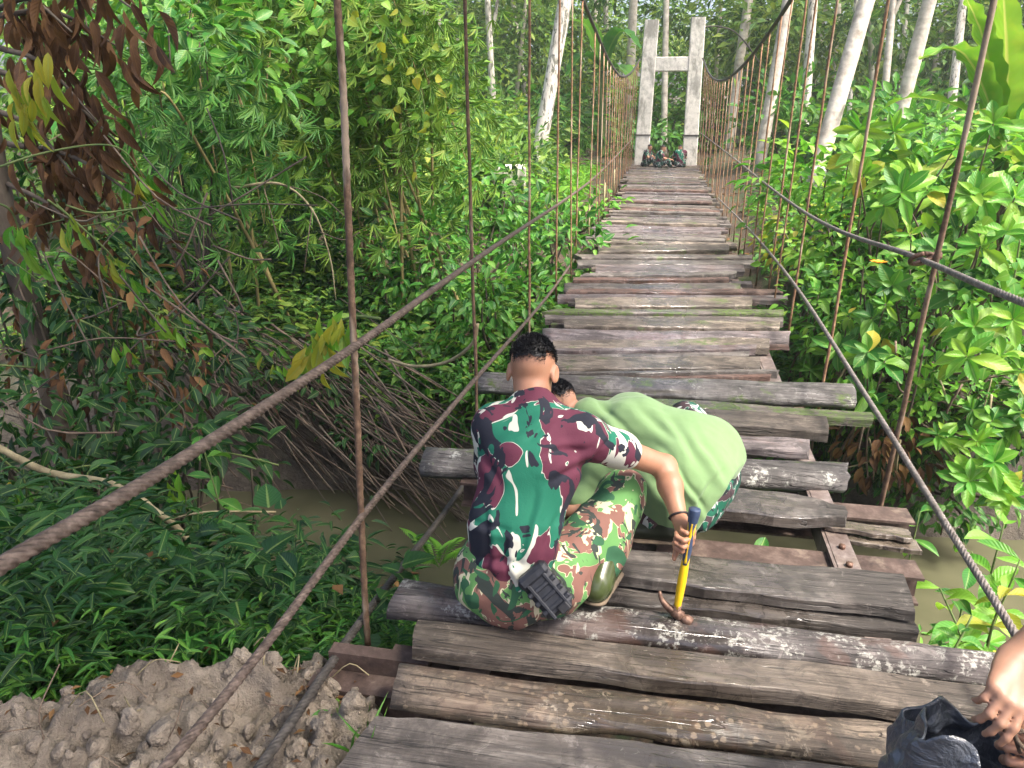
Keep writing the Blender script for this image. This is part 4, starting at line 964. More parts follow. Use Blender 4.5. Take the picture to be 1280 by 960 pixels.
# young plants by the water on the right, close
def sapling(label, px, py, y, L, nl, mk, seed, base=None, name='sapling', tpl=None):
    r = np.random.default_rng(seed); c = at(px, py, y); bz = float(ground_z(c[0], y)); b = A([c[0], y, min(bz, c[2] - .2)]) if base is None else A(base)
    t = thing(name, label, 'plant', b); P = spline([b, (b + c) / 2 + r.normal(size=3) * .05, c], 12); part('stem', tube(P, np.linspace(.009, .004, 12), 6), M['stem_green'], t)
    for i in range(nl):
        f = 1 - .75 * (i / nl); p = P[int(f * 11)]; a = i * 2.4 + seed; d = A([math.cos(a), math.sin(a), .15 + .25 * r.normal()])
        put_leaf(t, p, d, A([0, -.2, 1.]) + r.normal(size=3) * .2, L * r.uniform(.7, 1.2), mk, r)
    return t
sapling('young light green plant at the right edge below the stream bend', 1255, 655, 3.6, .17, 12, 'leaf_bright', 1)
sapling('young plant with broad leaves right of the lower cable', 1215, 690, 3.9, .16, 11, 'leaf_mid', 2)
sapling('leafy plant growing by the water right of the loose planks', 1175, 735, 3.4, .16, 12, 'leaf_bright', 3)
sapling('yellowish young plant at the right edge over the round log end', 1262, 735, 3.1, .15, 10, 'leaf_yellow', 4)
sapling('small plant growing in the stream under the missing planks', 945, 690, 4.6, .20, 9, 'leaf_mid', 5)
sapling('small leafy plant in the water left of the steel bar', 985, 700, 4.5, .14, 7, 'leaf_bright', 6)
sapling('leafy plant at the stream edge behind the lower right cable', 1150, 640, 4.9, .16, 9, 'leaf_mid', 7)
sapling('bushy young plant on the near right bank under the cable', 1215, 770, 2.9, .13, 14, 'leaf_mid', 8)
sapling('young plant at the very right edge behind the hands', 1275, 700, 3.4, .16, 12, 'leaf_bright', 9)

sapling('broad leaved dark plant among the herbs at the lower left', 130, 740, 2.7, .15, 11, 'leaf_dark', 21)
sapling('plant with heart sized leaves at the lower left edge', 40, 700, 2.8, .16, 11, 'leaf_mid', 22)
sapling('leafy plant at the left edge just above the dug soil', 45, 820, 2.05, .11, 12, 'leaf_dark', 23)
sapling('tall leafy plant behind the fallen branch', 250, 545, 3.6, .17, 12, 'leaf_mid', 24)
sapling('broad leaved plant between the fallen branch and the lower left cable', 290, 660, 3.1, .14, 12, 'leaf_mid', 25)
sapling('large leaved dark plant below the left hand cable at the edge', 110, 590, 3.5, .19, 11, 'leaf_dark', 26)
sapling('yellowing plant in the dark herbs at lower left', 190, 690, 2.8, .11, 9, 'leaf_yellow', 27)
# banana plant, upper right
def big_leaf(P, W, m, seed=0, fold=.25):
    C = spline(P, 26); t, Nn, B = frames(C); up = A([0, 0, 1.]); S = nrm(np.cross(t, up)); U = np.cross(S, t); V = []; rib = []; lt = []
    r = np.random.default_rng(seed); cs = A([-1, -.7, -.35, -.05, 0, .05, .35, .7, 1])
    for i in range(26):
        f = i / 25; w_ = W * (math.sin(math.pi * min(1, f * .95 + .04) ** .75) ** .6)
        for c in cs:
            tear = .035 * W * 6 * abs(c) * vnoise(A([[f * 14, np.sign(c) * 5 + seed, 0]]), 2)[0]
            V.append(C[i] + S[i] * c * w_ + U[i] * (fold * abs(c) * w_ + .02 * math.sin(f * 40) * abs(c)) + t[i] * tear); rib.append(1 - abs(c)); lt.append(f * 2)
    return A(V), grid_faces(26, 9), None, dict(rib=A(rib), lt=A(lt), tint=np.full(len(V), r.uniform(.1, .9)))
ban = thing('banana_plant', 'banana plant with torn yellow green leaves at the upper right', 'banana plant', (*at(1262, 330, 7.6)[:2], .2))
b0 = at(1262, 340, 7.6); b1 = at(1248, 160, 7.7)
part('pseudostem', tube(spline([A([b0[0], b0[1], .1]), b0, b1], 14), np.linspace(.10, .05, 14), 10), M['stem_green'], ban)
for k, (pts, W) in enumerate([([(1248, 175), (1258, 90), (1252, -40)], .20), ([(1246, 170), (1200, 135), (1140, 122), (1095, 140)], .13), ([(1248, 165), (1220, 90), (1190, 60), (1150, 75)], .15),
                              ([(1250, 175), (1285, 120), (1330, 110)], .16), ([(1246, 185), (1210, 190), (1165, 215), (1140, 240)], .13), ([(1250, 190), (1275, 210), (1300, 260)], .14), ([(1247, 160), (1232, 60), (1205, -10)], .14)]):
    g = big_leaf([at(px, py, 7.6 - .12 * j + .2 * (k % 2) * j) for j, (px, py) in enumerate(pts)], W, None, k); part('leaf', g[:3], M['leaf_banana'], ban, at(*pts[0], 7.6), attrs=g[3])
# a broad leaved plant beside the tower
ban2 = thing('banana_plant', 'dark banana plant with drooping blades left of the concrete tower', 'banana plant', (*at(748, 200, 26)[:2], -.1))
b0 = at(752, 190, 26); b1 = at(752, 80, 26); part('pseudostem', tube(spline([A([b0[0], 26, -.1]), b0, b1], 8), np.linspace(.16, .08, 8), 8), M['stem_green'], ban2)
for k, pts in enumerate([[(752, 85), (775, 40), (800, 60)], [(752, 85), (735, 35), (715, 25)], [(752, 85), (728, 70), (708, 95)], [(752, 90), (778, 85), (795, 110)]]):
    g = big_leaf([at(px, py, 26 - .3 * j) for j, (px, py) in enumerate(pts)], .42, None, 20 + k); part('leaf', g[:3], M['leaf_mid'], ban2, at(*pts[0], 26), attrs=g[3])

# ------------------------------------------------------------------ left bank
def bamboo(label, bases, tips, nf, L, seed, y=10, mk='leaf_bamboo', spread=.35):
    r = np.random.default_rng(seed); b0 = A([bases[0], y + .6, float(ground_z(bases[0], y + .6))]); t = thing('bamboo_clump', label, 'bamboo', b0)
    culms = []
    for (px, py), (mx, my) in tips:
        p = at(px, py, y + r.normal() * .5); m_ = at(mx, my, y + .3 + r.normal() * .4); b = b0 + A([r.normal() * .3, r.normal() * .2, 0])
        C = spline([b, b * .35 + m_ * .65 + A([0, 0, .2]), m_, p], 30); culms.append(C); part('culm', tube(C, np.linspace(.022, .004, 30), 6), M['culm'], t)
    Ls = []
    for k in range(nf):
        C = culms[r.integers(0, len(culms))]; p = C[r.integers(10, 30)] + r.normal(size=3) * A([spread, spread * .9, spread]); m_ = r.integers(5, 9)
        d0 = nrm(A([r.normal() * .8, r.normal() * .5 - .2, -.55 + r.normal() * .35])); s = nrm(np.cross(d0, A([r.normal() * .4, -1, .4]))); a = np.linspace(-.8, .8, m_) + r.normal(size=m_) * .1
        D = np.cos(a)[:, None] * d0 + np.sin(a)[:, None] * s - A([0, 0, .15])
        Ls.append(leaves(np.repeat(p[None], m_, 0), D, np.tile(np.cross(d0, s), (m_, 1)) + r.normal(size=(m_, 3)) * .25, L * r.uniform(.65, 1.15, m_), .085, 'lance', np.clip(tint_(r, m_) * .75 + .25 * r.random(), .01, .99)))
    lpart('foliage', Ls, M[mk], t); return t
bamboo('tall drooping bamboo clump with yellow green leaves, left of centre', [-3.6], [((300, 120), (330, -60)), ((350, 220), (390, -40)), ((420, 200), (420, -50)), ((270, 60), (280, -90)), ((470, 130), (440, -60)), ((390, 100), (370, -90)), ((330, 280), (340, 60)), ((420, 290), (400, 100)), ((240, 180), (250, -20))], 1500, .21, 1, 8.9, spread=.42)
bamboo('bamboo clump with arching sprays over the bushes beside the hangers', [-2.9], [((560, 170), (500, 20)), ((520, 240), (470, 60)), ((450, 290), (430, 80)), ((530, 120), (480, -30)), ((480, 200), (450, 20)), ((590, 220), (540, 90)), ((500, 310), (470, 160))], 1050, .20, 2, 8.4)
bamboo('bluish bamboo spray hanging over the dark hollow on the left', [-4.2], [((250, 300), (200, 120)), ((280, 260), (250, 100)), ((230, 250), (200, 60)), ((330, 280), (300, 120))], 420, .22, 3, 7.3, 'leaf_mid')
creeper('heart leaved creeper draped over the bamboo top left of the first rod', [(330, 20), (380, 30), (420, 60), (440, 110), (420, 30), (480, 20)], 8.2, 120, .12, 'leaf_bright', 410, jit=.25)
creeper('creeper trailing down the bamboo beside the nearest left rod', [(470, 30), (500, 70), (530, 130), (520, 190)], 8.0, 60, .11, 'leaf_yellow', 411, jit=.2)
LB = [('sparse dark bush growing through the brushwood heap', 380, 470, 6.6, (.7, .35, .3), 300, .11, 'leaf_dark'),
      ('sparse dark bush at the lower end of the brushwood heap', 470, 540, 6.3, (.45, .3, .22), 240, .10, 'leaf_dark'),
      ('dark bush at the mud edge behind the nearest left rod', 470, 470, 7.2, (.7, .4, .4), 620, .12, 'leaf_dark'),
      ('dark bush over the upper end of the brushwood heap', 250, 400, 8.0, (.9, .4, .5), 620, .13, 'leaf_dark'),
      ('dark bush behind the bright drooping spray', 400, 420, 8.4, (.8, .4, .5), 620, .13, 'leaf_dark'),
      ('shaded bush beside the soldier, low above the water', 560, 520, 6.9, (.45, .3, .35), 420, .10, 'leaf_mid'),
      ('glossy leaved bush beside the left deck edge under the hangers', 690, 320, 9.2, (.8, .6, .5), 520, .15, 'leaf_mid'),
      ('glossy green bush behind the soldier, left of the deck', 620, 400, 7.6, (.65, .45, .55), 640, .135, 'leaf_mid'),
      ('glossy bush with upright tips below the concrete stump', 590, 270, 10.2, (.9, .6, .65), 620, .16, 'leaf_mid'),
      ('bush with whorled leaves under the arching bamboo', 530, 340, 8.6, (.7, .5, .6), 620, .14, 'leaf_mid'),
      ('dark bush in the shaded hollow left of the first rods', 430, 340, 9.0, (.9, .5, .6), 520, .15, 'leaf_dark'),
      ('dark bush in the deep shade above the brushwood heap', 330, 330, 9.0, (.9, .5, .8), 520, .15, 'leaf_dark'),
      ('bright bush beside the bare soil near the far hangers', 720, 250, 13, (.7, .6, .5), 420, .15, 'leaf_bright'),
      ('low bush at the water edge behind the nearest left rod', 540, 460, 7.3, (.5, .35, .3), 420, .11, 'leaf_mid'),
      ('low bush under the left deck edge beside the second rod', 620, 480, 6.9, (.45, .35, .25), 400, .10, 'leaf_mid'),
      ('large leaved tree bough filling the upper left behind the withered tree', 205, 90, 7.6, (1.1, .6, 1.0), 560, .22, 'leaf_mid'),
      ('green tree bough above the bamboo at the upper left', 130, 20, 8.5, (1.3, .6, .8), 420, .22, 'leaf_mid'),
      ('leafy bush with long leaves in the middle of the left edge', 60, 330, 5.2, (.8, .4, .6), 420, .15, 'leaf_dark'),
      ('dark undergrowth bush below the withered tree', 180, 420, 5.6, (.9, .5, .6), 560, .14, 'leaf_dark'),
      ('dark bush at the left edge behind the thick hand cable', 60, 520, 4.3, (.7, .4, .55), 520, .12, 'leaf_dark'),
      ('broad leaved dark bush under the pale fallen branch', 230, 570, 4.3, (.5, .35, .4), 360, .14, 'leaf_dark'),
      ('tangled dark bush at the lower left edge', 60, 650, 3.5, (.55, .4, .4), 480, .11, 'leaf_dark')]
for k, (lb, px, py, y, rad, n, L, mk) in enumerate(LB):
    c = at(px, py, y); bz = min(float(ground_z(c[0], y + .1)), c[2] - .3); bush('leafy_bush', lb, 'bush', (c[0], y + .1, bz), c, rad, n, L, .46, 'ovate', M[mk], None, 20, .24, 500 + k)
# dark mass of undergrowth behind everything on the left (reads as one mass)
r = np.random.default_rng(21); Ls = []
for k in range(70):
    yy = r.uniform(9.5, 15); x = r.uniform(-13, -2.8); c = A([x, yy, float(ground_z(x, yy)) + r.uniform(.2, 3.2) * (1 if x < -4 else .6)])
    if x > -3.2 and c[2] > .6: continue
    Ls.append(cloud(r, 170, c, (1.0, .7, .8), .18, .5, 'ovate', 10, .34)[0])
Pq = on_ground(r, 1100, -7, -.9, 6.6, 9.6); Ls.append(herbs(r, Pq, .45, .14, .42, 'ovate', 8))
o = lpart('left_undergrowth', Ls, M['leaf_wood'], None, (-7, 12, 0)); tag(o, 'dark tangled undergrowth behind the bamboo on the left bank', 'undergrowth', kind='stuff')

# withered tree at the upper left: brown hanging leaves on dead boughs
t = thing('withered_tree', 'withered tree with hanging brown dead leaves at the upper left corner', 'tree', (*at(40, 300, 5.0)[:2], float(ground_z(at(40, 300, 5.0)[0], 5.0))))
tb = A(WLOC[t.name]); r = np.random.default_rng(31); gs = []; Ls = []
part('trunk', tube(spline([tb, at(20, 330, 5.0), at(-20, 60, 5.0), at(20, -200, 5.1)], 24), np.linspace(.10, .05, 24), 9), M['bark_dark'], t)
for k, (a, b) in enumerate([((0, 20), (150, 60)), ((0, 60), (120, 150)), ((0, 10), (90, 40)), ((0, 90), (150, 180)), ((10, -40), (180, 20)), ((0, 140), (100, 230)), ((10, 180), (190, 260)), ((10, 230), (130, 330))]):
    p, q = at(*a, 5.0), at(*b, 4.7 + .3 * r.random()); C = spline([p, (p + q) / 2 + A([0, 0, .12]), q], 14); part('bough', tube(C, np.linspace(.022, .006, 14), 6), M['bark_dark'], t)
    n = 46; pts = C[r.integers(3, 14, n)] + r.normal(size=(n, 3)) * A([.10, .08, .10]) - A([0, 0, .05])
    D = nrm(A([0, 0, -1.]) + r.normal(size=(n, 3)) * .28); Nn = nrm(r.normal(size=(n, 3)) * A([1, 1, .2]) + A([0, -.6, 0])); Ls.append(leaves(pts, D, Nn, .20 * r.uniform(.6, 1.3, n), .30, 'fine', tint_(r, n) * .75))
lpart('dead_leaves', Ls, M['leaf_dead'], t)
Ls = []
for (px, py, n) in ((60, 120, 9), (20, 130, 8), (35, 150, 5), (65, 60, 6)):
    p = at(px, py - 20, 4.1); pts = p + r.normal(size=(n, 3)) * A([.05, .04, .07]); Ls.append(leaves(pts, nrm(A([0, 0, -1.]) + r.normal(size=(n, 3)) * .2), nrm(r.normal(size=(n, 3)) * .5 + A([0, -1., 0])), .19 * r.uniform(.7, 1.2, n), .27, 'fine', np.clip(.35 + .5 * r.random(n), 0, .99)))
lpart('yellowing_leaves', Ls[:3], M['leaf_yellow'], t); 
# hanging sprays of yellow green leaves, leaves as parts
WC['wc'] = 0
def spray(label, path, y, n, L, mk, seed, odd='leaf_yellow', podd=.15, end=.55, name='leafy_branch', rad=.008):
    r = np.random.default_rng(seed); P = A([at(px, py, y + .12 * j) for j, (px, py) in enumerate(path)]); t = thing(name, label, 'branch', P[0]); C = spline(P, 24)
    part('stem', tube(C, np.linspace(rad, rad * .4, 24), 6), M['stem_green'], t)
    for i in range(n):
        f = end + (1 - end) * (i + .5) / n; p = C[min(23, int(f * 23))] + r.normal(size=3) * .045; d = A([r.normal() * .45, r.normal() * .35, -1.0 + .25 * r.normal()])
        put_leaf(t, p, d, A([r.normal() * .4, -1., .35]), L * r.uniform(.7, 1.2), odd if r.random() < podd else mk, r)
    return t
spray('long arched green twig with a cluster of pale hanging leaves at upper left', [(-20, 215), (60, 190), (140, 182), (175, 215), (185, 260)], 4.4, 20, .19, 'leaf_bright', 1, podd=.3, end=.72)
spray('spray of drooping light green leaves at the left edge', [(-25, 250), (10, 260), (25, 290), (40, 330)], 3.9, 14, .19, 'leaf_bright', 2)
spray('twig with yellow and green leaves beside the spray at the left edge', [(60, 250), (85, 270), (98, 290)], 4.1, 6, .15, 'leaf_yellow', 3, end=.6)
spray('thin branch with a few green leaves left of the bamboo hollow', [(120, 300), (135, 315), (150, 335), (155, 350)], 4.5, 8, .15, 'leaf_bright', 4)
spray('leafy branch of mixed yellow leaves above the thick left hand cable', [(130, 370), (180, 385), (210, 400), (240, 420)], 4.6, 16, .17, 'leaf_bright', 5, podd=.3)
spray('leafy twig hanging low above the left hand cable', [(100, 400), (130, 415), (150, 430), (160, 455)], 4.3, 12, .16, 'leaf_bright', 6)
spray('bright spray of drooping yellow green leaves crossing the left hand cable', [(475, 398), (440, 396), (412, 412), (395, 432), (388, 450)], 3.5, 38, .175, 'leaf_yellow', 7, 'leaf_bright', .5, .25)
spray('small twig with round pale leaves over the brushwood heap', [(300, 420), (330, 425), (345, 440), (345, 465)], 5.6, 9, .15, 'leaf_bright', 8)
spray('yellowing leaf cluster on a twig in the upper left tangle', [(70, 255), (130, 310), (140, 325)], 4.4, 6, .15, 'leaf_yellow', 9, end=.8)
spray('drooping green leaves at the lower left edge', [(-15, 560), (10, 580), (30, 600), (35, 640)], 3.0, 12, .14, 'leaf_mid', 10)
spray('light leaf tips rising over the fallen branch on the left', [(180, 600), (200, 590), (215, 600), (220, 620)], 3.4, 12, .13, 'leaf_bright', 11, podd=0)
WC['wc'] = 1
# pale fallen branch
t = thing('fallen_branch', 'pale crooked fallen branch among the dark herbs on the left', 'branch', at(30, 570, 3.9))
P = [at(px, py, y) for px, py, y in ((-30, 545, 3.4), (60, 590, 3.3), (140, 605, 3.2), (210, 650, 3.0), (255, 690, 2.95), (322, 712, 2.9))]
part('limb', tube(spline(P, 40), np.linspace(.022, .014, 40), 8, .25), M['twig_pale'], t); part('side_twig', tube(spline([P[3], at(260, 640, 3.0), at(345, 640, 3.1)], 12), .006, 5), M['twig_pale'], t)
# bare dead twig over the hollow
t = thing('dead_branch', 'bare grey forked dead branch hanging over the dark hollow', 'branch', at(340, 232, 6.8))
P = [at(px, py, 6.8) for px, py in ((290, 235), (350, 230), (390, 262), (412, 320), (420, 375))]; part('limb', tube(spline(P, 30), np.linspace(.014, .006, 30), 6), M['twig_pale'], t)
for (a, b, c) in (((350, 230), (400, 245), (430, 270)), ((390, 262), (385, 300), (380, 340)), ((400, 290), (430, 300), (450, 290)), ((330, 235), (345, 290), (350, 310))): part('side_twig', tube(spline([at(*a, 6.8), at(*b, 6.7), at(*c, 6.7)], 10), .005, 5), M['twig'], t)
# brushwood heap, stick by stick
t = thing('brushwood_heap', 'heap of dry brown sticks sliding down the left bank to the water', 'brushwood', at(400, 520, 7.2)); r = np.random.default_rng(41)
for k in range(280):
    px = r.uniform(170, 520); py = 415 + (px - 180) * .36 + r.normal() * 40; y = 6.9 - .9 * (py - 400) / 200 + r.normal() * .15; L = r.uniform(.5, 1.7)
    p = at(px, py, y); d = nrm(A([.85 + .2 * r.normal(), -.25 + .2 * r.normal(), -.48 + .14 * r.normal()])); q = p + d * L
    part('stick', tube(spline([p, (p + q) / 2 + r.normal(size=3) * .03, q], 5), np.linspace(.010, .005, 5) * r.uniform(.6, 1.4), 5), (M['bark_dark'], M['bark_dark'], M['twig'], M['bark_dark'])[k % 4], t)
# tangle of thin twigs at the left
t = thing('twig_tangle', 'tangle of thin dry twigs and vines across the left undergrowth', 'twigs', at(120, 420, 4.6))
for k in range(90):
    px = r.uniform(-10, 300); py = r.uniform(230, 640); y = r.uniform(3.9, 5.6); p = at(px, py, y); d = nrm(A([r.normal(), r.normal() * .4, r.normal() * .7])); q = p + d * r.uniform(.3, 1.0)
    part('twig', tube(spline([p, (p + q) / 2 + r.normal(size=3) * .07, q], 7), .0035 + .004 * r.random(), 4), (M['twig'], M['bark_dark'], M['stem_green'])[k % 3], t)
g, _ = cloud(r, 240, at(110, 400, 4.9), (1.0, .4, .9), .15, .34, 'ovate', 26, .3, 1.0); lpart('dead_leaves', [g], M['leaf_dead'], t)
# vine from the first rod to the second
t = thing('hanging_vine', 'pale green vine slung between the nearest left rod and the second', 'vine', at(487, 452, 4.0))
part('stem', tube(spline([at(486, 450, 4.3), at(520, 458, 4.2), at(560, 452, 4.1), at(590, 430, 3.95), at(597, 405, 3.9)], 24), .010, 6), M['twig_pale'], t)
# fern under the left edge
t = thing('fern', 'bright green fern fronds under the left deck edge', 'fern', at(545, 690, 3.7)); r = np.random.default_rng(51)
for k, (px, py) in enumerate(((500, 660), (530, 668), (575, 672), (590, 690), (520, 700))):
    b = at(548, 712, 3.75); C = spline([b, (b + at(px, py, 3.6)) / 2 + A([0, 0, .06]), at(px, py, 3.6)], 22); tt = nrm(np.gradient(C, axis=0)); S = nrm(np.cross(tt, A([0, 0, 1.])))
    Ls = [];
    for s in (-1, 1): Ls.append(leaves(C[3:], S[3:] * s + tt[3:] * .45, np.tile(A([0, 0, 1.]), (19, 1)), .085 * np.sin(np.linspace(.5, 3.0, 19)), .22, 'lance', .55))
    lpart('frond', Ls, M['leaf_bright'], t, b)
# little shoots and twigs at the soil mound
t = thing('broken_shoot', 'two pale broken stems with grey leaves standing at the soil edge', 'plant', at(165, 880, 1.95))
for a, b in (((135, 895), (178, 822)), ((168, 882), (188, 825))): part('stem', tube(spline([at(*a, 1.9), at(*b, 2.0)], 5), .007, 6), M['twig_pale'], t)
for k, (px, py) in enumerate(((178, 818), (190, 815), (200, 812), (183, 800))): put_leaf(t, at(px, py + 10, 2.0), A([.4 * (k - 1.5), -.2, .8]), A([0, -1., .3]), .09, 'leaf_mid', r)
t = thing('weed', 'small green weed growing out of the clay beside the left deck edge', 'plant', at(425, 905, 1.7))
part('stem', tube(spline([at(425, 925, 1.68), at(420, 885, 1.72)], 4), .005, 5), M['stem_green'], t)
for k in range(9): a = k * 2.4; put_leaf(t, at(422 + 4 * math.cos(a), 900 + 6 * math.sin(a), 1.7), A([math.cos(a), math.sin(a) * .6, .5]), A([0, -.3, 1.]), .085, 'leaf_mid', r)
t = thing('grass_tuft', 'narrow grass tuft at the left end of the nearest planks', 'grass', at(455, 930, 1.6))
P = np.repeat(at(458, 950, 1.55)[None], 14, 0) + r.normal(size=(14, 3)) * .02; lpart('blade', [leaves(P, A([0, 0, 1.]) + r.normal(size=(14, 3)) * .35, r.normal(size=(14, 3)) + A([0, -1., 0]), .16, .06, 'blade', .5)], M['leaf_mid'], t)

# crumbs of leaf, root and twig on the dug clay
r = np.random.default_rng(77); xx = r.uniform(-2.4, -.75, 160); Pm = np.stack([xx, soil_edge(xx) - r.uniform(-.05, .7, 160), np.zeros(160)], -1); Pm[:, 2] = ground_z(Pm[:, 0], Pm[:, 1]) + .01
o = lpart('soil_litter', [litter(r, Pm, .035)], M['leaf_dead'], None, (-1.5, 1.6, 0)); tag(o, 'scraps of dead leaf scattered on the dug clay', 'litter', kind='stuff')
t = thing('root', 'thin pale roots poking out of the dug clay by the left cable', 'roots', (-1.3, 1.5, 0))
for k in range(22):
    x = r.uniform(-2.0, -.8); y = float(soil_edge(x)) - r.uniform(0, .5); p = A([x, y, float(ground_z(x, y)) + .005]); d = A([r.normal(), r.normal() * .5, .25 * abs(r.normal())]); q = p + nrm(d) * r.uniform(.06, .22)
    part('root', tube(spline([p, (p + q) / 2 + r.normal(size=3) * .02 + A([0, 0, .02]), q], 7), .0022, 4), M['twig_pale'] if k % 2 else M['twig'], t)
# closed box of faintly hazy air round the whole place
hm, hn, hb__, hout = mat('haze_air'); hn.nodes.remove(hb__); hv = hn.nodes.new('ShaderNodeVolumePrincipled'); hv.inputs['Color'].default_value = (.93, .96, .92, 1); hv.inputs['Density'].default_value = .0019; hv.inputs['Anisotropy'].default_value = .35
hn.links.new(hv.outputs[0], hout.inputs['Volume'])
o = part('haze', box((0, 56, 8.0), (186, 132, 24)), hm, None, (0, 56, 8), smooth=False); tag(o, 'faint pale morning haze filling the clearing', 'haze', kind='stuff')

r = np.random.default_rng(88); Pd = on_ground(r, 160, -4.4, -1.0, 1.8, 4.2, lambda x, y: y > soil_edge(x) + .1); Pd[:, 2] += r.uniform(.15, .5, len(Pd))
o = lpart('fallen_leaves', [litter(r, Pd, .09)], M['leaf_dead'], None, (-2.4, 3, -.6)); tag(o, 'brown fallen leaves caught on the herbs at the lower left', 'litter', kind='stuff')

# ------------------------------------------------------------------ people: one smooth skinned surface each, clothes as children
class Field:
    def __init__(s, lo, hi, h):
        s.h = h; s.lo = A(lo, float); s.n = np.ceil((A(hi) - s.lo) / h).astype(int) + 1
        s.d = np.full(s.n, 1.0, np.float32)
    def add(s, f, lo, hi, k, sub=False):
        m = 3 * s.h + k * 1.2; a = np.clip(np.floor((A(lo) - m - s.lo) / s.h).astype(int), 0, s.n); b = np.clip(np.ceil((A(hi) + m - s.lo) / s.h).astype(int) + 1, 0, s.n)
        if (b <= a).any(): return
        sl = tuple(slice(i, j) for i, j in zip(a, b)); ax = [s.lo[q] + s.h * np.arange(a[q], b[q]) for q in range(3)]
        P = np.stack(np.meshgrid(*ax, indexing='ij'), -1).astype(np.float32); v = f(P).astype(np.float32); d0 = s.d[sl]
        if sub: s.d[sl] = np.maximum(d0, -v); return
        if k <= 0: s.d[sl] = np.minimum(d0, v); return
        h_ = np.clip(.5 + .5 * (d0 - v) / k, 0, 1); s.d[sl] = d0 * (1 - h_) + v * h_ - k * h_ * (1 - h_)
    def cap(s, a, b, ra, rb=None, k=.02, flat=None):
        a = A(a, float); b = A(b, float); rb = ra if rb is None else rb; ab = b - a; L2 = max(1e-9, ab @ ab)
        nn, ff = (nrm(flat[0]), flat[1]) if flat else (None, 1)
        def f(P):
            v = P - a; t = np.clip((v @ ab) / L2, 0, 1); q = v - t[..., None] * ab
            if flat: q = q + (1 / ff - 1) * (q @ nn)[..., None] * nn
            return (np.linalg.norm(q, axis=-1) - (ra + (rb - ra) * t)) * (min(1, ff) if flat else 1)
        R = max(ra, rb) * max(1, ff); s.add(f, np.minimum(a, b) - R, np.maximum(a, b) + R, k)
    def ell(s, c, ax, rad, k=.02, sub=False):
        c = A(c, float); ax = A(ax, float); rad = A(rad, float)
        def f(P):
            q = (P - c) @ ax; k0 = np.linalg.norm(q / rad, axis=-1); k1 = np.linalg.norm(q / rad ** 2, axis=-1) + 1e-6
            return k0 * (k0 - 1) / k1
        s.add(f, c - rad.max(), c + rad.max(), k, sub)
    def mesh(s, disp=None, thr_=0.0):
        d = s.d
        ins = d < 0; c = [ins[i:i + s.n[0] - 1, j:j + s.n[1] - 1, l:l + s.n[2] - 1] for i in (0, 1) for j in (0, 1) for l in (0, 1)]
        sm = sum(x.astype(np.int8) for x in c); act = (sm > 0) & (sm < 8); I = np.argwhere(act); idx = np.full(act.shape, -1, np.int64); idx[act] = np.arange(len(I))
        acc = np.zeros((len(I), 3)); cnt = np.zeros(len(I)); off = [(i, j, l) for i in (0, 1) for j in (0, 1) for l in (0, 1)]
        val = {o: d[I[:, 0] + o[0], I[:, 1] + o[1], I[:, 2] + o[2]] for o in off}
        for o in off:
            for q in range(3):
                if o[q] == 0:
                    o2 = list(o); o2[q] = 1; o2 = tuple(o2); va, vb = val[o], val[o2]; m = (va < 0) != (vb < 0)
                    t = np.where(m, va / (va - vb + 1e-12), 0); p = np.tile(A(o, float), (len(I), 1)); p[:, q] += t; acc += p * m[:, None]; cnt += m
        V = s.lo + s.h * (I + acc / cnt[:, None]); Q = []
        for q in range(3):
            o1, o2 = [(1, 2), (2, 0), (0, 1)][q]
            a = ins[tuple(slice(0, -1) if x == q else slice(1, -1) for x in range(3))]; b = ins[tuple(slice(1, None) if x == q else slice(1, -1) for x in range(3))]
            for sgn, mm in ((1, a & ~b), (-1, ~a & b)):
                J = np.argwhere(mm); 
                if not len(J): continue
                J = J + A([0 if x == q else 1 for x in range(3)])
                def cell(da, db):
                    K = J.copy(); K[:, o1] += da; K[:, o2] += db; return idx[K[:, 0], K[:, 1], K[:, 2]]
                f_ = np.stack([cell(-1, -1), cell(0, -1), cell(0, 0), cell(-1, 0)], 1); Q.append(f_ if sgn > 0 else f_[:, ::-1])
        Q = np.concatenate(Q); Q = Q[(Q >= 0).all(1)]
        # light smoothing
        for _ in range(2):
            s_ = np.zeros_like(V); n_ = np.zeros(len(V))
            for a_, b_ in ((0, 1), (1, 2), (2, 3), (3, 0)):
                np.add.at(s_, Q[:, a_], V[Q[:, b_]]); np.add.at(n_, Q[:, a_], 1); np.add.at(s_, Q[:, b_], V[Q[:, a_]]); np.add.at(n_, Q[:, b_], 1)
            V = V * .5 + .5 * s_ / np.maximum(1, n_)[:, None]
        if disp is not None:
            nv = np.zeros_like(V); fn = np.cross(V[Q[:, 2]] - V[Q[:, 0]], V[Q[:, 3]] - V[Q[:, 1]])
            for q in range(4): np.add.at(nv, Q[:, q], fn)
            V = V + nrm(nv) * disp(V)[:, None]
        return V, Q, None

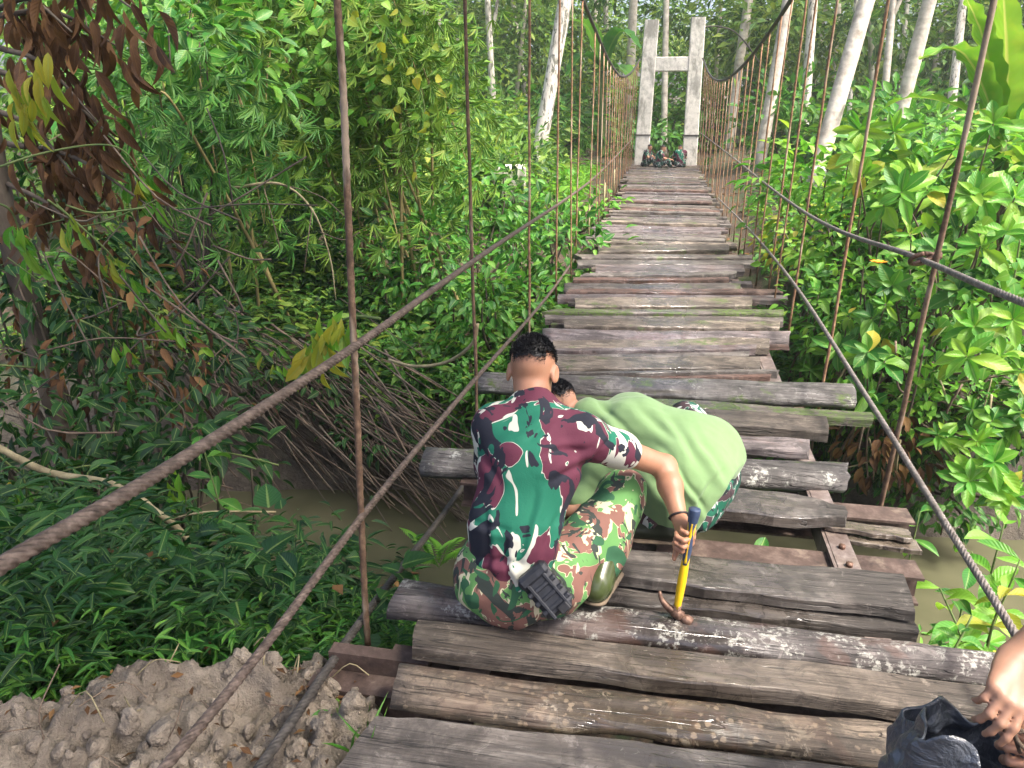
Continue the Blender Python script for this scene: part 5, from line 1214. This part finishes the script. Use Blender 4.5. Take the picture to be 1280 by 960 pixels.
def hand(F, wr, d, pn, side, curls, thumb=(.55, .5, .3), sc_=1.0, spread=.10, k=.005, rf=.0082):
    """palm from the wrist along d, palm facing pn, thumb on side"""
    d = nrm(d); side = nrm(side - d * (side @ d)); pn = nrm(pn - d * (pn @ d) - side * (pn @ side)); wr = A(wr, float); S = sc_
    F.cap(wr, wr + d * .03 * S, .026 * S, .030 * S, .015, (pn, .62))
    F.cap(wr + d * .035 * S + side * .014 * S, wr + d * .082 * S + side * .022 * S, .022 * S, .020 * S, .015, (pn, .62))
    F.cap(wr + d * .035 * S - side * .012 * S, wr + d * .078 * S - side * .022 * S, .022 * S, .018 * S, .015, (pn, .62))
    tips = []
    for i, (o, l0, cu) in enumerate(zip((.030, .010, -.010, -.028), (.094, .098, .093, .083), curls)):
        p = wr + (d * l0 + side * o) * S; ang = 0; dd = nrm(d + side * spread * (o / .03)); ll = (.042, .027, .021) if i in (1, 2) else ((.039, .024, .020) if i == 0 else (.031, .019, .018))
        r0 = rf * S * (1.06 if i < 3 else .9)
        F.cap(p - dd * .02 * S, p, r0 * 1.25, r0 * 1.18, .008)
        for j in range(3):
            ang += cu[j]; v = math.cos(ang) * dd + math.sin(ang) * pn; q = p + v * ll[j] * S
            F.cap(p, q, r0 * (1.1 - .1 * j), r0 * (1.02 - .12 * j), k); p = q
        tips.append(p)
    b = wr + (d * .022 + side * .024) * S; a0, c1, c2 = thumb
    v = nrm(d * math.cos(a0) + side * math.sin(a0) + pn * .25); q = b + v * .044 * S; F.cap(b, q, .016 * S, .0125 * S, .012)
    v = nrm(v + pn * c1 + d * .25); q2 = q + v * .033 * S; F.cap(q, q2, .0118 * S, .0105 * S, k)
    v = nrm(v + pn * c2 + d * .3); F.cap(q2, q2 + v * .026 * S, .0105 * S, .0085 * S, k)
    return tips

def head(F, c, fwd, up, S=1.0):
    fwd = nrm(fwd); up = nrm(up - fwd * (up @ fwd)); rt = np.cross(fwd, up); ax = np.stack([rt, fwd, up], 1); c = A(c, float)
    W_ = lambda x, y, z: c + (rt * x + fwd * y + up * z) * S
    F.ell(W_(0, -.012, .028), ax, A([.074, .092, .088]) * S, .01); F.ell(W_(0, .02, -.03), ax, A([.062, .074, .085]) * S, .03)
    F.cap(W_(-.03, .045, -.075), W_(.03, .045, -.075), .026 * S, None, .03); F.ell(W_(0, .066, -.098), ax, A([.022, .018, .016]) * S, .02)
    F.cap(W_(0, .088, .01), W_(0, .108, -.028), .009 * S, .014 * S, .012); F.cap(W_(-.014, .098, -.032), W_(.014, .098, -.032), .008 * S, None, .008)
    F.cap(W_(-.02, .086, -.062), W_(.02, .086, -.062), .0075 * S, None, .008); F.cap(W_(-.032, .082, .022), W_(.032, .082, .022), .011 * S, None, .015)
    for s in (-1, 1):
        F.ell(W_(s * .032, .098, .004), ax, A([.018, .014, .012]) * S, 0, True)
        e = W_(s * .079, -.012, -.012); eax = np.stack([nrm(rt * s + fwd * -.5), nrm(fwd + rt * s * .5), up], 1)
        F.ell(e, eax, A([.009, .022, .034]) * S, .006); F.ell(e + (rt * s * .010 - fwd * 0 + up * .002) * S, eax, A([.006, .012, .022]) * S, 0, True)
    return W_, ax
def hair(name, parent, W_, ax, S, m, seed=0, dens=6500, low=-.050):
    c = W_(0, -.012, .03); r = np.random.default_rng(seed); u = sph(r, dens * 3)
    loc = u * A([.0765, .0945, .091]) * S
    hl = lambda q: np.where(q[:, 1] > .035 * S, .055 * S, np.where(np.abs(q[:, 0]) > .055 * S, .012 * S, low * S)) + .006 * S * r.normal(size=len(q))
    k = (loc[:, 2] > hl(loc)) & (r.random(len(loc)) < np.clip((loc[:, 2] - low * S) / (.045 * S), .12, 1)); loc = loc[k][:dens]; u = u[k][:dens]
    P = c + loc @ ax.T; Nn = nrm(u / A([.0765, .0945, .091])) @ ax.T; fade = np.clip((loc[:, 2] - low * S) / (.06 * S), .10, 1)
    D = nrm(Nn * .55 + r.normal(size=P.shape) * .2 - ax[:, 1] * .30 - ax[:, 2] * .35)
    V, T, a = leaves(P - Nn * .003, D, r.normal(size=P.shape), .013 * S * fade * r.uniform(.7, 1.2, len(P)), .22, 'small', .5)
    th = np.linspace(0, np.pi * .72, 40); ph = np.linspace(0, 2 * np.pi, 64, endpoint=False); T_, P_ = np.meshgrid(th, ph, indexing='ij'); U = np.stack([np.sin(T_) * np.cos(P_), np.sin(T_) * np.sin(P_), np.cos(T_)], -1).reshape(-1, 3)
    q = U * A([.0775, .0955, .0925]) * S; lim = np.where(q[:, 1] > .03 * S, .055, np.where(np.abs(q[:, 0]) > .056 * S, .02, low + .036)) * S + .007 * S * vnoise(U * 9, seed)
    Q = grid_faces(40, 64, True); Q = Q[(q[Q, 2] > lim[Q]).all(1)]
    return part(name, merge([(V, None, T), (c + q @ ax.T, Q, None)]), m, parent, c)

def figure(name, label, J, cl, hands=(), S=1.0, hb=.0045, hs=.007, group=None, hairm=True, disp_s=.006, seed=0, far=False, face=True):
    """J: joints in the place (m); cl: clothing materials"""
    t = thing(name, label, 'person', J['root'], group)
    g = {k: A(v, float) for k, v in J.items()}
    rt = nrm(g['rs'] - g['ls']); spine = nrm(g['neck'] - g['pel']); fw = nrm(np.cross(spine, rt)) * -1 if J.get('flip') is not None else nrm(np.cross(spine, rt)); fwd = g['fwd'] if 'fwd' in g else fw
    fl = nrm(np.cross(rt, spine))
    pts = np.stack([v for k, v in g.items() if k not in ('fwd', 'hf', 'hu', 'root', 'flip')])
    lo, hi = pts.min(0) - .24 * S, pts.max(0) + .24 * S
    F = Field(lo, hi, hb)
    chest = g['chest']; F.cap(g['pel'], g['waist'], .115 * S, .105 * S, .05, (fl, .75)); F.cap(g['waist'], chest, .105 * S, .13 * S, .05, (fl, .72))
    F.cap(g['ls'], g['rs'], .055 * S, .055 * S, .05); F.cap(chest, (g['ls'] + g['rs']) / 2, .12 * S, .08 * S, .05, (fl, .75))
    F.cap(g['neck'] - spine * .05 * S, g['head'] - nrm(g['hf']) * .012 * S - nrm(g['hu']) * .03 * S, .060 * S, .052 * S, .03)
    W_, ax = head(F, g['head'], g['hf'], g['hu'], S)
    for s in 'lr':
        F.cap(g[s + 's'], g[s + 'e'], .050 * S, .040 * S, .03); m_ = g[s + 'e'] * .62 + g[s + 'w'] * .38
        F.cap(g[s + 'e'], m_, .040 * S, .041 * S, .02); F.cap(m_, g[s + 'w'], .041 * S, .026 * S, .02)
        F.cap(g[s + 'h'], g[s + 'k'], .080 * S, .055 * S, .04); F.cap(g[s + 'k'], g[s + 'a'], .055 * S, .037 * S, .03); F.cap(g[s + 'a'], g[s + 't'], .035 * S, .03 * S, .02)
    for h_ in hands: hand(F, *h_[:5], **(h_[5] if len(h_) > 5 else {}))
    body = part('body', F.mesh(), cl['skin'], t, g['chest'])
    if face:
        for s in (-1, 1): part('eye', lump(W_(s * .031, .083, .004), .0115 * S, 3, 0, 8), M['eye'], t)
    if hairm: hair('hair', t, W_, ax, S, M['hair'], seed, 1200 if far else 6500)
    # shirt
    F = Field(lo, hi, hs); e = .018 * S
    F.cap(g['hem'] if 'hem' in g else g['pel'], g['waist'], .135 * S, .132 * S, .05, (fl, .80)); F.cap(g['waist'], chest, .132 * S, .155 * S, .06, (fl, .76)); F.cap(chest, (g['ls'] + g['rs']) / 2 - spine * .02 * S, .15 * S, .10 * S, .06, (fl, .80))
    F.cap(g['ls'], g['rs'], .066 * S, None, .05)
    for s in 'lr': F.cap(g['neck'] - spine * .035 * S, g[s + 's'], .058 * S, .058 * S, .05)
    F.cap(g['neck'] - spine * .06 * S, g['neck'] - spine * .02 * S, .075 * S, .066 * S, .04)
    for q in cl.get('drape', []): F.cap(*q[:4], k=.06)
    for s in 'lr':
        m_ = g[s + 's'] + (g[s + 'e'] - g[s + 's']) * cl.get('sleeve', .40); F.cap(g[s + 's'], m_, .068 * S, .064 * S, .045)
        F.cap(m_, m_ + nrm(g[s + 'e'] - g[s + 's']) * .03, .064 * S, .066 * S, .02)
    nz = lambda V: disp_s * 1.3 * (fbm((V @ np.stack([rt, fl, spine], 1)) * A([10, 10, 3.2]) + seed, 3, seed) + .8 * (1 - np.abs(vnoise((V @ np.stack([rt, fl, spine], 1)) * A([5, 5, 14]) + 4 + seed, seed + 3)) * 2) * np.clip(1.1 - np.linalg.norm(V - g['waist'], axis=1) / (.30 * S), 0, 1))
    if 'creases' in cl:
        base_nz = nz
        def nz(V):
            q = V - _c; tq = q @ _f; pq = np.stack([640 + FPX * (q @ _r) / tq, 480 - FPX * (q @ _u) / tq], 1); o = base_nz(V) * .6
            for (x0, y0, x1, y1, w_, am) in cl['creases']:
                a_ = A([x0, y0], float); ab = A([x1 - x0, y1 - y0]); t_ = np.clip(((pq - a_) @ ab) / (ab @ ab), 0, 1)
                wob = 4 * vnoise(np.stack([pq[:, 0] * .03, pq[:, 1] * .03, np.zeros(len(pq))], 1), 5); dd = pq - a_ - t_[:, None] * ab; sd_ = (dd @ A([-ab[1], ab[0]])) / np.linalg.norm(ab) + wob
                far_ = np.maximum(0, np.linalg.norm(dd, axis=1) - np.abs(sd_)); en = np.exp(-(far_ / 8) ** 2) * np.sin(np.pi * np.clip(t_ * .9 + .05, 0, 1)) ** .6
                o = o + am * en * (np.exp(-((sd_ - w_ * .8) / w_) ** 2) - 1.1 * np.exp(-((sd_ + w_ * .4) / (w_ * .7)) ** 2))
            return o
    if 'cut' in cl:
        ax_ = [F.lo[q] + F.h * np.arange(F.n[q]) for q in range(3)]; PP = np.stack(np.meshgrid(*ax_, indexing='ij'), -1); F.d = np.maximum(F.d, ((PP - cl['cut'][0]) @ cl['cut'][1]).astype(np.float32))
    shirt = part('shirt', F.mesh(nz), cl['shirt'], t, g['chest'])
    F = Field(lo, hi, hs)
    hc = (g['lh'] + g['rh']) / 2; F.cap(g['lh'] * .85 + hc * .15, g['rh'] * .85 + hc * .15, .125 * S, None, .05); F.cap(g['pel'], g['pel'] + spine * .06 * S, .130 * S, .128 * S, .05, (fl, .82))
    for s in 'lr':
        F.cap(g[s + 'h'], g[s + 'k'], .105 * S, .078 * S, .05); F.cap(g[s + 'k'], g[s + 'k'] * .35 + g[s + 'a'] * .65, .078 * S, .070 * S, .035); F.cap(g[s + 'k'] * .4 + g[s + 'a'] * .6, g[s + 'a'] * .85 + g[s + 'k'] * .15, .070 * S, .058 * S, .02)
    nt_ = lambda V: disp_s * 1.15 * (fbm(V * A([8, 8, 11]) + 31 + seed, 3, seed + 7) + .6 * (1 - 2.2 * np.abs(vnoise(V * A([13, 9, 7]) + seed, seed + 9))))
    part('trousers', F.mesh(nt_), cl['trousers'], t, g['pel'])
    for s in 'lr':
        F = Field(np.minimum(g[s + 'a'], g[s + 't']) - .16 * S, np.maximum(g[s + 'a'], g[s + 't']) + .28 * S, hs if not far else hs * 1.2)
        d = nrm(g[s + 't'] - g[s + 'a']); up_ = nrm(g[s + 'k'] - g[s + 'a']); hl = g[s + 'a'] - d * .045 * S - A([0, 0, .035]) * S
        F.cap(hl, g[s + 't'], .041 * S, .043 * S, .03); F.cap(g[s + 'a'] - d * .02 * S, g[s + 'a'] + up_ * .16 * S, .052 * S, .058 * S, .04)
        bt = part('boot', F.mesh(), cl['boot'], t, g[s + 'a'])
        sl = [hl + A([0, 0, -.036]) * S, g[s + 't'] + A([0, 0, -.036]) * S]; F = Field(np.minimum(*sl) - .08 * S, np.maximum(*sl) + .08 * S, hs); F.cap(sl[0], sl[1], .045 * S, .048 * S, 0, (np.cross(d, np.cross(A([0, 0, 1.]), d)), .28)); part('sole', F.mesh(), M['sole'], bt, sl[0])
    return t, W_

V3 = lambda *a: A(a, float)
# squatting soldier with the hammer
J1 = dict(root=V3(-.1, 2.25, 0), pel=at(641, 735, 2.07), waist=at(643, 655, 2.11), chest=at(664, 578, 2.21), neck=at(667, 500, 2.33), hem=at(640, 745, 2.07),
          ls=at(620, 534, 2.26), rs=at(728, 546, 2.28), head=at(666, 463, 2.40), hf=V3(.05, .78, -.55), hu=V3(.0, .55, .80),
          re=at(831, 583, 2.43), rw=at(850, 643, 2.27), le=at(610, 640, 2.50), lw=at(715, 640, 2.52),
          lh=at(612, 715, 2.10), rh=at(692, 722, 2.14), rk=at(778, 618, 2.46), ra=at(762, 728, 2.30), rt=at(778, 716, 2.42), lk=at(640, 640, 2.60), la=at(612, 742, 2.22), lt=at(640, 725, 2.38))
hq = atz(738, 762, .02); J1['ra'] = hq + A([.02, .075, .075]); J1['rt'] = hq + A([.055, .225, .035]); J1['la'] = A([*J1['la'][:2], .10]); J1['lt'] = A([J1['la'][0] - .02, J1['la'][1] + .16, .05])
hb_ = at(868, 640, 2.20); hh_ = at(846, 762, 2.155); hdir = nrm(hh_ - hb_); toc = nrm(_c - (hb_ + hh_) / 2)
grip = hb_ + hdir * .085; wrp = J1['rw']
gd = nrm(_r * .72 - toc * .25 - A([0, 0, .35])); gd = nrm(grip - at(844, 640, 2.29))
wrist = grip - gd * .080 - toc * .020
J1['rw'] = wrist
hl1 = nrm(J1['lw'] - J1['le'])
C1 = [(742, 568, 688, 596, 7, .011), (736, 556, 676, 566, 6, .008), (655, 700, 672, 622, 6, .009), (682, 702, 700, 640, 6, .010), (618, 728, 606, 640, 6, .009), (640, 740, 634, 670, 5, .008), (700, 690, 712, 640, 5, .008), (600, 560, 622, 610, 6, .007), (590, 650, 640, 668, 6, .007), (690, 520, 655, 548, 7, .007), (760, 548, 735, 575, 4, .006), (590, 700, 660, 712, 6, .009)]
soldier, W1 = figure('person', 'squatting person seen from behind in purple and green camouflage shirt, holding a hammer', J1,
    dict(skin=M['skin'], shirt=M['camo_shirt'], trousers=M['camo_trousers'], boot=M['boot'], cut=(at(642, 752, 2.02), nrm(J1['hem'] - J1['neck'])), creases=C1),
    [(wrist, gd, toc, hdir, [(1.1, 1.3, .9), (1.15, 1.3, 1.0), (1.2, 1.3, 1.0), (1.25, 1.3, 1.0)], dict(thumb=(.75, .35, .2), sc_=1.0)),
     (J1['lw'], hl1, V3(0, -.2, -1), V3(0, 1, 0), [(.5, .6, .4)] * 4)], seed=3)
# bracelet
fa = nrm(wrist - J1['re']); bx_ = nrm(np.cross(fa, A([0, 0, 1.]))); by_ = np.cross(fa, bx_); a_ = np.linspace(0, 2 * np.pi, 25)[:-1]; bc = wrist - fa * .012
Pb = np.concatenate([bc + np.cos(a_)[:, None] * bx_ * .0315 + np.sin(a_)[:, None] * by_ * .0315, (bc + bx_ * .0315)[None]]); part('bracelet', tube(Pb, .0042, 6), M['bracelet'], soldier, bc)
# belt
bp = J1['pel'] + nrm(J1['waist'] - J1['pel']) * .02
# pouch hanging on the belt
pc = at(683, 738, 1.965); pz = nrm(at(655, 705, 1.985) - at(712, 772, 1.945)); px_ = nrm(np.cross(pz, toc)); Rp = np.stack([px_, nrm(np.cross(pz, px_)), pz], 1)
pouch = thing('belt_pouch', 'black nylon belt pouch hanging at the squatting person\'s right hip', 'pouch', pc)
part('pouch_body', box(pc, (.100, .055, .155), Rp, .014), M['webbing'], pouch, pc, smooth=False)
part('flap', box(pc + Rp @ A([0, -.003, .062]), (.106, .064, .042), Rp, .012), M['webbing'], pouch, pc, smooth=False)
for z in (.022, -.012, -.046): part('strap', box(pc + Rp @ A([0, 0, z]), (.105, .062, .017), Rp, .004), M['webbing'], pouch, pc, smooth=False)
for x in (-.03, .03): part('strap', box(pc + Rp @ A([x, 0, -.01]), (.012, .067, .14), Rp, .003), M['webbing'], pouch, pc, smooth=False)
for y_ in (-.032, .032): part('buckle', box(pc + Rp @ A([.012, y_, -.068]), (.036, .010, .03), Rp, .004), M['hair'], pouch, pc, smooth=False)
# hammer
ham = thing('claw_hammer', 'claw hammer with yellow handle and navy grip held over the planks', 'hammer', hh_)
def shaft(f0, f1, r, sq, prof=None):
    n = 22; f = np.linspace(f0, f1, n); L = np.linalg.norm(hh_ - hb_); C = hb_ + hdir[None] * (f * L)[:, None]; s1 = nrm(np.cross(hdir, toc)); s2 = np.cross(hdir, s1); th = np.linspace(0, 2 * np.pi, 14, endpoint=False)
    rr = r(f); V = C[:, None] + rr[:, None, None] * (np.cos(th)[None, :, None] * s1 * sq + np.sin(th)[None, :, None] * s2); b = n * 14
    V = np.concatenate([V.reshape(-1, 3), C[:1], C[-1:]]); j = np.arange(14); T = np.concatenate([np.stack([np.full(14, b), (j + 1) % 14, j], 1), np.stack([np.full(14, b + 1), (n - 1) * 14 + j, (n - 1) * 14 + (j + 1) % 14], 1)])
    return V, grid_faces(n, 14, True), T
part('handle', shaft(.0, .98, lambda f: .0150 + .002 * np.cos(f * 9), .85), M['yellow'], ham, hb_)
o = part('grip', merge([shaft(-.03, .10, lambda f: 0.0225 - .05 * np.maximum(0, f - .02), .85), shaft(.10, .52, lambda f: .0172 + .0015 * np.sin(f * 22), .72)]), M['navy'], ham, hb_)
part('grip_inlay', shaft(.02, .50, lambda f: .0181 + .0006 * np.sin(f * 22), .45), M['yellow'], ham, hb_)
sd = nrm(at(866, 782, 2.13) - at(824, 752, 2.17)); hc = hh_ + hdir * .012
part('hammer_head', merge([tube([hc - hdir * .03, hc + hdir * .014], .0135, 10), tube([hc - sd * .012, hc + sd * .022], .018, 10), tube(spline([hc + sd * .02, hc + sd * .035, hc + sd * .038, hc + sd * .056], 8), [.0145, .0135, .019, .019, .019, .019, .0185, .0175], 12)] +
    [tube(spline([hc - sd * .008, hc - sd * .035 + toc * .007 * q, hc - sd * .058 - hdir * .010 + toc * .008 * q, hc - sd * .070 - hdir * .032 + toc * .009 * q], 10), np.linspace(.0150, .0055, 10), 8) for q in (-1, 1)]), M['iron'], ham, hh_)

# bent over soldier in the light green shirt
J2 = dict(root=V3(.2, 2.85, 0), pel=at(868, 612, 2.80), waist=at(845, 575, 2.86), chest=at(795, 548, 2.92), neck=at(730, 515, 2.97), hem=at(883, 622, 2.785),
          rs=at(788, 520, 3.06), ls=at(752, 585, 2.86), head=at(698, 509, 3.0), hf=V3(-.62, .25, -.75), hu=V3(-.68, .28, .55),
          re=at(700, 560, 3.10), rw=at(690, 590, 2.95), le=at(720, 640, 2.75), lw=at(705, 650, 2.85),
          rh=at(888, 590, 2.93), lh=at(850, 632, 2.72), rk=at(858, 528, 3.12), ra=at(838, 600, 3.05), rt=at(800, 610, 3.05), lk=at(770, 610, 2.82), la=at(820, 672, 2.76), lt=at(775, 690, 2.72))
J2['la'] = A([*atz(832, 655, .07)[:2], .07]); J2['lt'] = A([J2['la'][0] - .17, J2['la'][1] + .01, .03]); J2['ra'] = A([J2['rk'][0] + .02, J2['rk'][1] - .05, .10]); J2['rt'] = A([J2['ra'][0] - .16, J2['ra'][1] + .05, .05])
C2 = [(748, 512, 800, 560, 9, .010), (790, 505, 845, 560, 9, .012), (830, 520, 880, 590, 9, .012), (868, 545, 908, 600, 7, .010), (765, 560, 830, 600, 8, .010), (800, 590, 850, 640, 8, .011), (850, 590, 880, 640, 6, .009), (900, 590, 862, 640, 5, .008), (820, 560, 865, 610, 6, .007), (740, 500, 770, 530, 6, .007), (835, 610, 838, 650, 5, .008)]
person2, W2 = figure('person', 'bent over person in a plain light green t-shirt and dark camouflage trousers', J2,
    dict(skin=M['skin_light'], shirt=M['tee'], trousers=M['camo_dark'], boot=M['boot_dark'], sleeve=.6, creases=C2, cut=(J2['hem'] + A([.03, -.02, -.02]), nrm(J2['hem'] - J2['neck'])), drape=[(J2['lh'] + A([-.03, 0, .10]), J2['rh'] + A([-.02, 0, .09]), .14, .145), (J2['waist'], J2['hem'] + A([-.02, 0, .06]), .165, .155), (J2['chest'], J2['waist'] + A([.02, .06, 0]), .15, .17), (J2['ls'], J2['lh'], .10, .13), (J2['rs'], J2['rh'], .10, .13)]),
    [(J2['rw'], V3(-.4, 0, -.9), V3(0, -1, 0), V3(-1, 0, 0), [(.4, .6, .4)] * 4), (J2['lw'], V3(-.6, .1, -.8), V3(0, 1, 0), V3(-1, 0, 0), [(.4, .6, .4)] * 4)], seed=8, disp_s=.0095)

# three soldiers resting at the foot of the tower, far off
def sitter(label, px, py, y, face, seed, back=False, arm=.0):
    b = at(px, py, y); b = A([b[0], y, .0]); f = nrm(A([math.sin(face), math.cos(face), 0])); r_ = A([f[1], -f[0], 0]); u = A([0, 0, 1.])
    W_ = lambda x, yy, z: b + (r_ * x + f * yy + u * z) * .68
    J = dict(root=b, pel=W_(0, 0, .12), waist=W_(0, .02, .30), chest=W_(0, .06, .47), neck=W_(0, .12, .62), hem=W_(0, 0, .14), ls=W_(-.18, .09, .58), rs=W_(.18, .09, .58), head=W_(0, .18, .74), hf=f * .9 - u * .45, hu=u * .9 + f * .4,
             le=W_(-.25, .22, .38), re=W_(.25, .22, .38), lw=W_(-.10, .40, .34), rw=W_(.10, .40, .32), lh=W_(-.11, .02, .12), rh=W_(.11, .02, .12), lk=W_(-.24, .36, .36 - arm), rk=W_(.24, .36, .34 - arm * .5), la=W_(-.14, .50, .09), ra=W_(.16, .52, .09), lt=W_(-.14, .66, .06), rt=W_(.16, .68, .06))
    return figure('person', label, J, dict(skin=M['skin'], shirt=M['camo_shirt'], trousers=M['camo_dark'], boot=M['boot_dark']),
        S=.68, hands=[(J['lw'], f + r_ * .4, -u, r_, [(.4, .6, .4)] * 4), (J['rw'], f - r_ * .4, -u, -r_, [(.4, .6, .4)] * 4)], hb=.012, hs=.014, seed=seed, far=True, disp_s=.008, group='people resting at the tower')
sitter('distant person in camouflage sitting against the left tower column', 806, 200, 21.7, 1.9, 21)
sitter('distant person in camouflage sitting on the deck beside the one at the left column', 822, 206, 21.3, 1.5, 22, arm=.1)
sitter('distant person in camouflage squatting by the right tower column, seen from behind', 850, 207, 21.5, -.2, 23, True)

# person at the lower right: only the forearm and hands reach into view
hw = dep(1268, 826, 1.30); hA = nrm(-_r * .55 - _u * .55 - _f * .60)
el = hw + nrm(_r * .75 + _u * .42 + _f * .2) * .27; shd = el + A([.16, .02, .24]); 
hB = dep(1368, 970, 1.25); elB = hB + A([.24, -.06, .04]); shB = shd + A([.10, -.36, .02]); pl = (shd + shB) / 2 + A([.32, .02, -.42])
JP = dict(root=A([pl[0], pl[1], 0]), pel=pl, waist=pl + A([-.06, 0, .18]), chest=pl + A([-.16, 0, .33]), neck=(shd + shB) / 2 + A([0, 0, .06]), rs=shd, ls=shB, head=(shd + shB) / 2 + A([-.06, 0, .19]), hf=V3(-.8, 0, -.55), hu=V3(-.5, 0, .85),
          re=el, rw=hw, le=elB, lw=hB, rh=pl + A([0, .12, 0]), lh=pl + A([0, -.12, 0]), rk=pl + A([-.36, .22, .12]), lk=pl + A([-.36, -.22, .12]), ra=pl + A([-.1, .2, -.22]), la=pl + A([-.1, -.2, -.22]), rt=pl + A([-.26, .2, -.25]), lt=pl + A([-.26, -.2, -.25]))
for kk in ('ra', 'la'): JP[kk] = A([*JP[kk][:2], .09])
for kk in ('rt', 'lt'): JP[kk] = A([*JP[kk][:2], .05])
kz = JP['pel'][2]
palmA = nrm(_f * .7 - _u * .7); sideA = nrm(_r * .97 - _u * .26)
palmB = nrm(_u * .6 + _f * .5); sideB = nrm(_u * .8 + _r * .3 + _f * .3)
person4, W4 = figure('person', 'person at the right edge, bare forearm and hands holding twigs over a black bag', JP, dict(skin=M['skin_light'], shirt=M['tee'], trousers=M['camo_dark'], boot=M['boot_dark'], sleeve=.5),
    [(hw, hA, palmA, sideA, [(.50, .40, .30), (.62, .62, .40), (.72, .75, .45), (.80, .85, .5)], dict(thumb=(.45, .5, .4), sc_=.86, spread=.06)),
     (hB, nrm(dep(1295, 950, 1.25) - hB), palmB, sideB, [(.7, 1.0, .6), (.75, 1.05, .6), (.8, 1.1, .6), (.85, 1.1, .6)], dict(thumb=(.7, .5, .4)))], hb=.0036, seed=12)
tw = thing('dry_twigs', 'bunch of dry brown twigs pinched between the hands over the bag', 'twigs', dep(1262, 912, 1.25))
for k, (a, b) in enumerate((((1256, 895), (1300, 925)), ((1252, 915), (1310, 905)), ((1262, 890), (1275, 940)), ((1258, 905), (1295, 950)))): part('twig', tube(spline([dep(*a, 1.25), dep((a[0] + b[0]) / 2, (a[1] + b[1]) / 2 + 4, 1.24), dep(*b, 1.26)], 8), .0035, 6), M['twig'], tw)
# black plastic bag
bag = None
bc = dep(1222, 1012, 1.38); r = np.random.default_rng(61); nu, nv = 120, 70; u = np.linspace(0, 2 * np.pi, nu, endpoint=False); v = np.linspace(0, 1, nv); UU, VV = np.meshgrid(u, v, indexing='xy')
rad = .125 * (.55 + .6 * np.sin(np.clip(VV * 1.15, 0, 1) * np.pi * .62)) ; rad = rad * (1 + .10 * np.sin(5 * UU + 3 * VV) * VV + .07 * np.sin(11 * UU - 6 * VV) * VV)
X_ = np.cos(UU) * rad * 1.15; Y_ = np.sin(UU) * rad; Z_ = VV * .34 - .20 + .045 * np.sin(2 * UU + .8) * VV ** 3 + .02 * np.sin(7 * UU) * VV ** 4
V = np.stack([X_, Y_, Z_], -1).reshape(-1, 3); nz = fbm(V * 14, 3, 5); rg = 1 - 2 * np.abs(vnoise(V * A([11, 11, 7]) + 3, 8)); V = V * (1 + .10 * nz + .09 * rg)[:, None] * A([1, 1, 1])
lean = nrm(A([.18, .05, 1])); V = V + A([.22, .06, 0]) * np.maximum(0, V[:, 2:3])
V = V + bc; inner = (V - bc) * A([.965, .965, .985]) + bc
g = merge([(V, grid_faces(nv, nu, True), None), (inner, grid_faces(nv, nu, True)[:, ::-1], None)])
e0 = (nv - 1) * nu; j = np.arange(nu); rimq = np.stack([e0 + j, e0 + (j + 1) % nu, nv * nu + e0 + (j + 1) % nu, nv * nu + e0 + j], 1); b0 = np.stack([np.zeros(nu - 2, int), j[1:-1] + 1, j[1:-1]], 1)
o = part('plastic_bag', (g[0], np.concatenate([g[1], rimq]), b0), M['bag'], None, bc); tag(o, 'crumpled open black plastic bag below the hands at the lower right corner', 'bag')
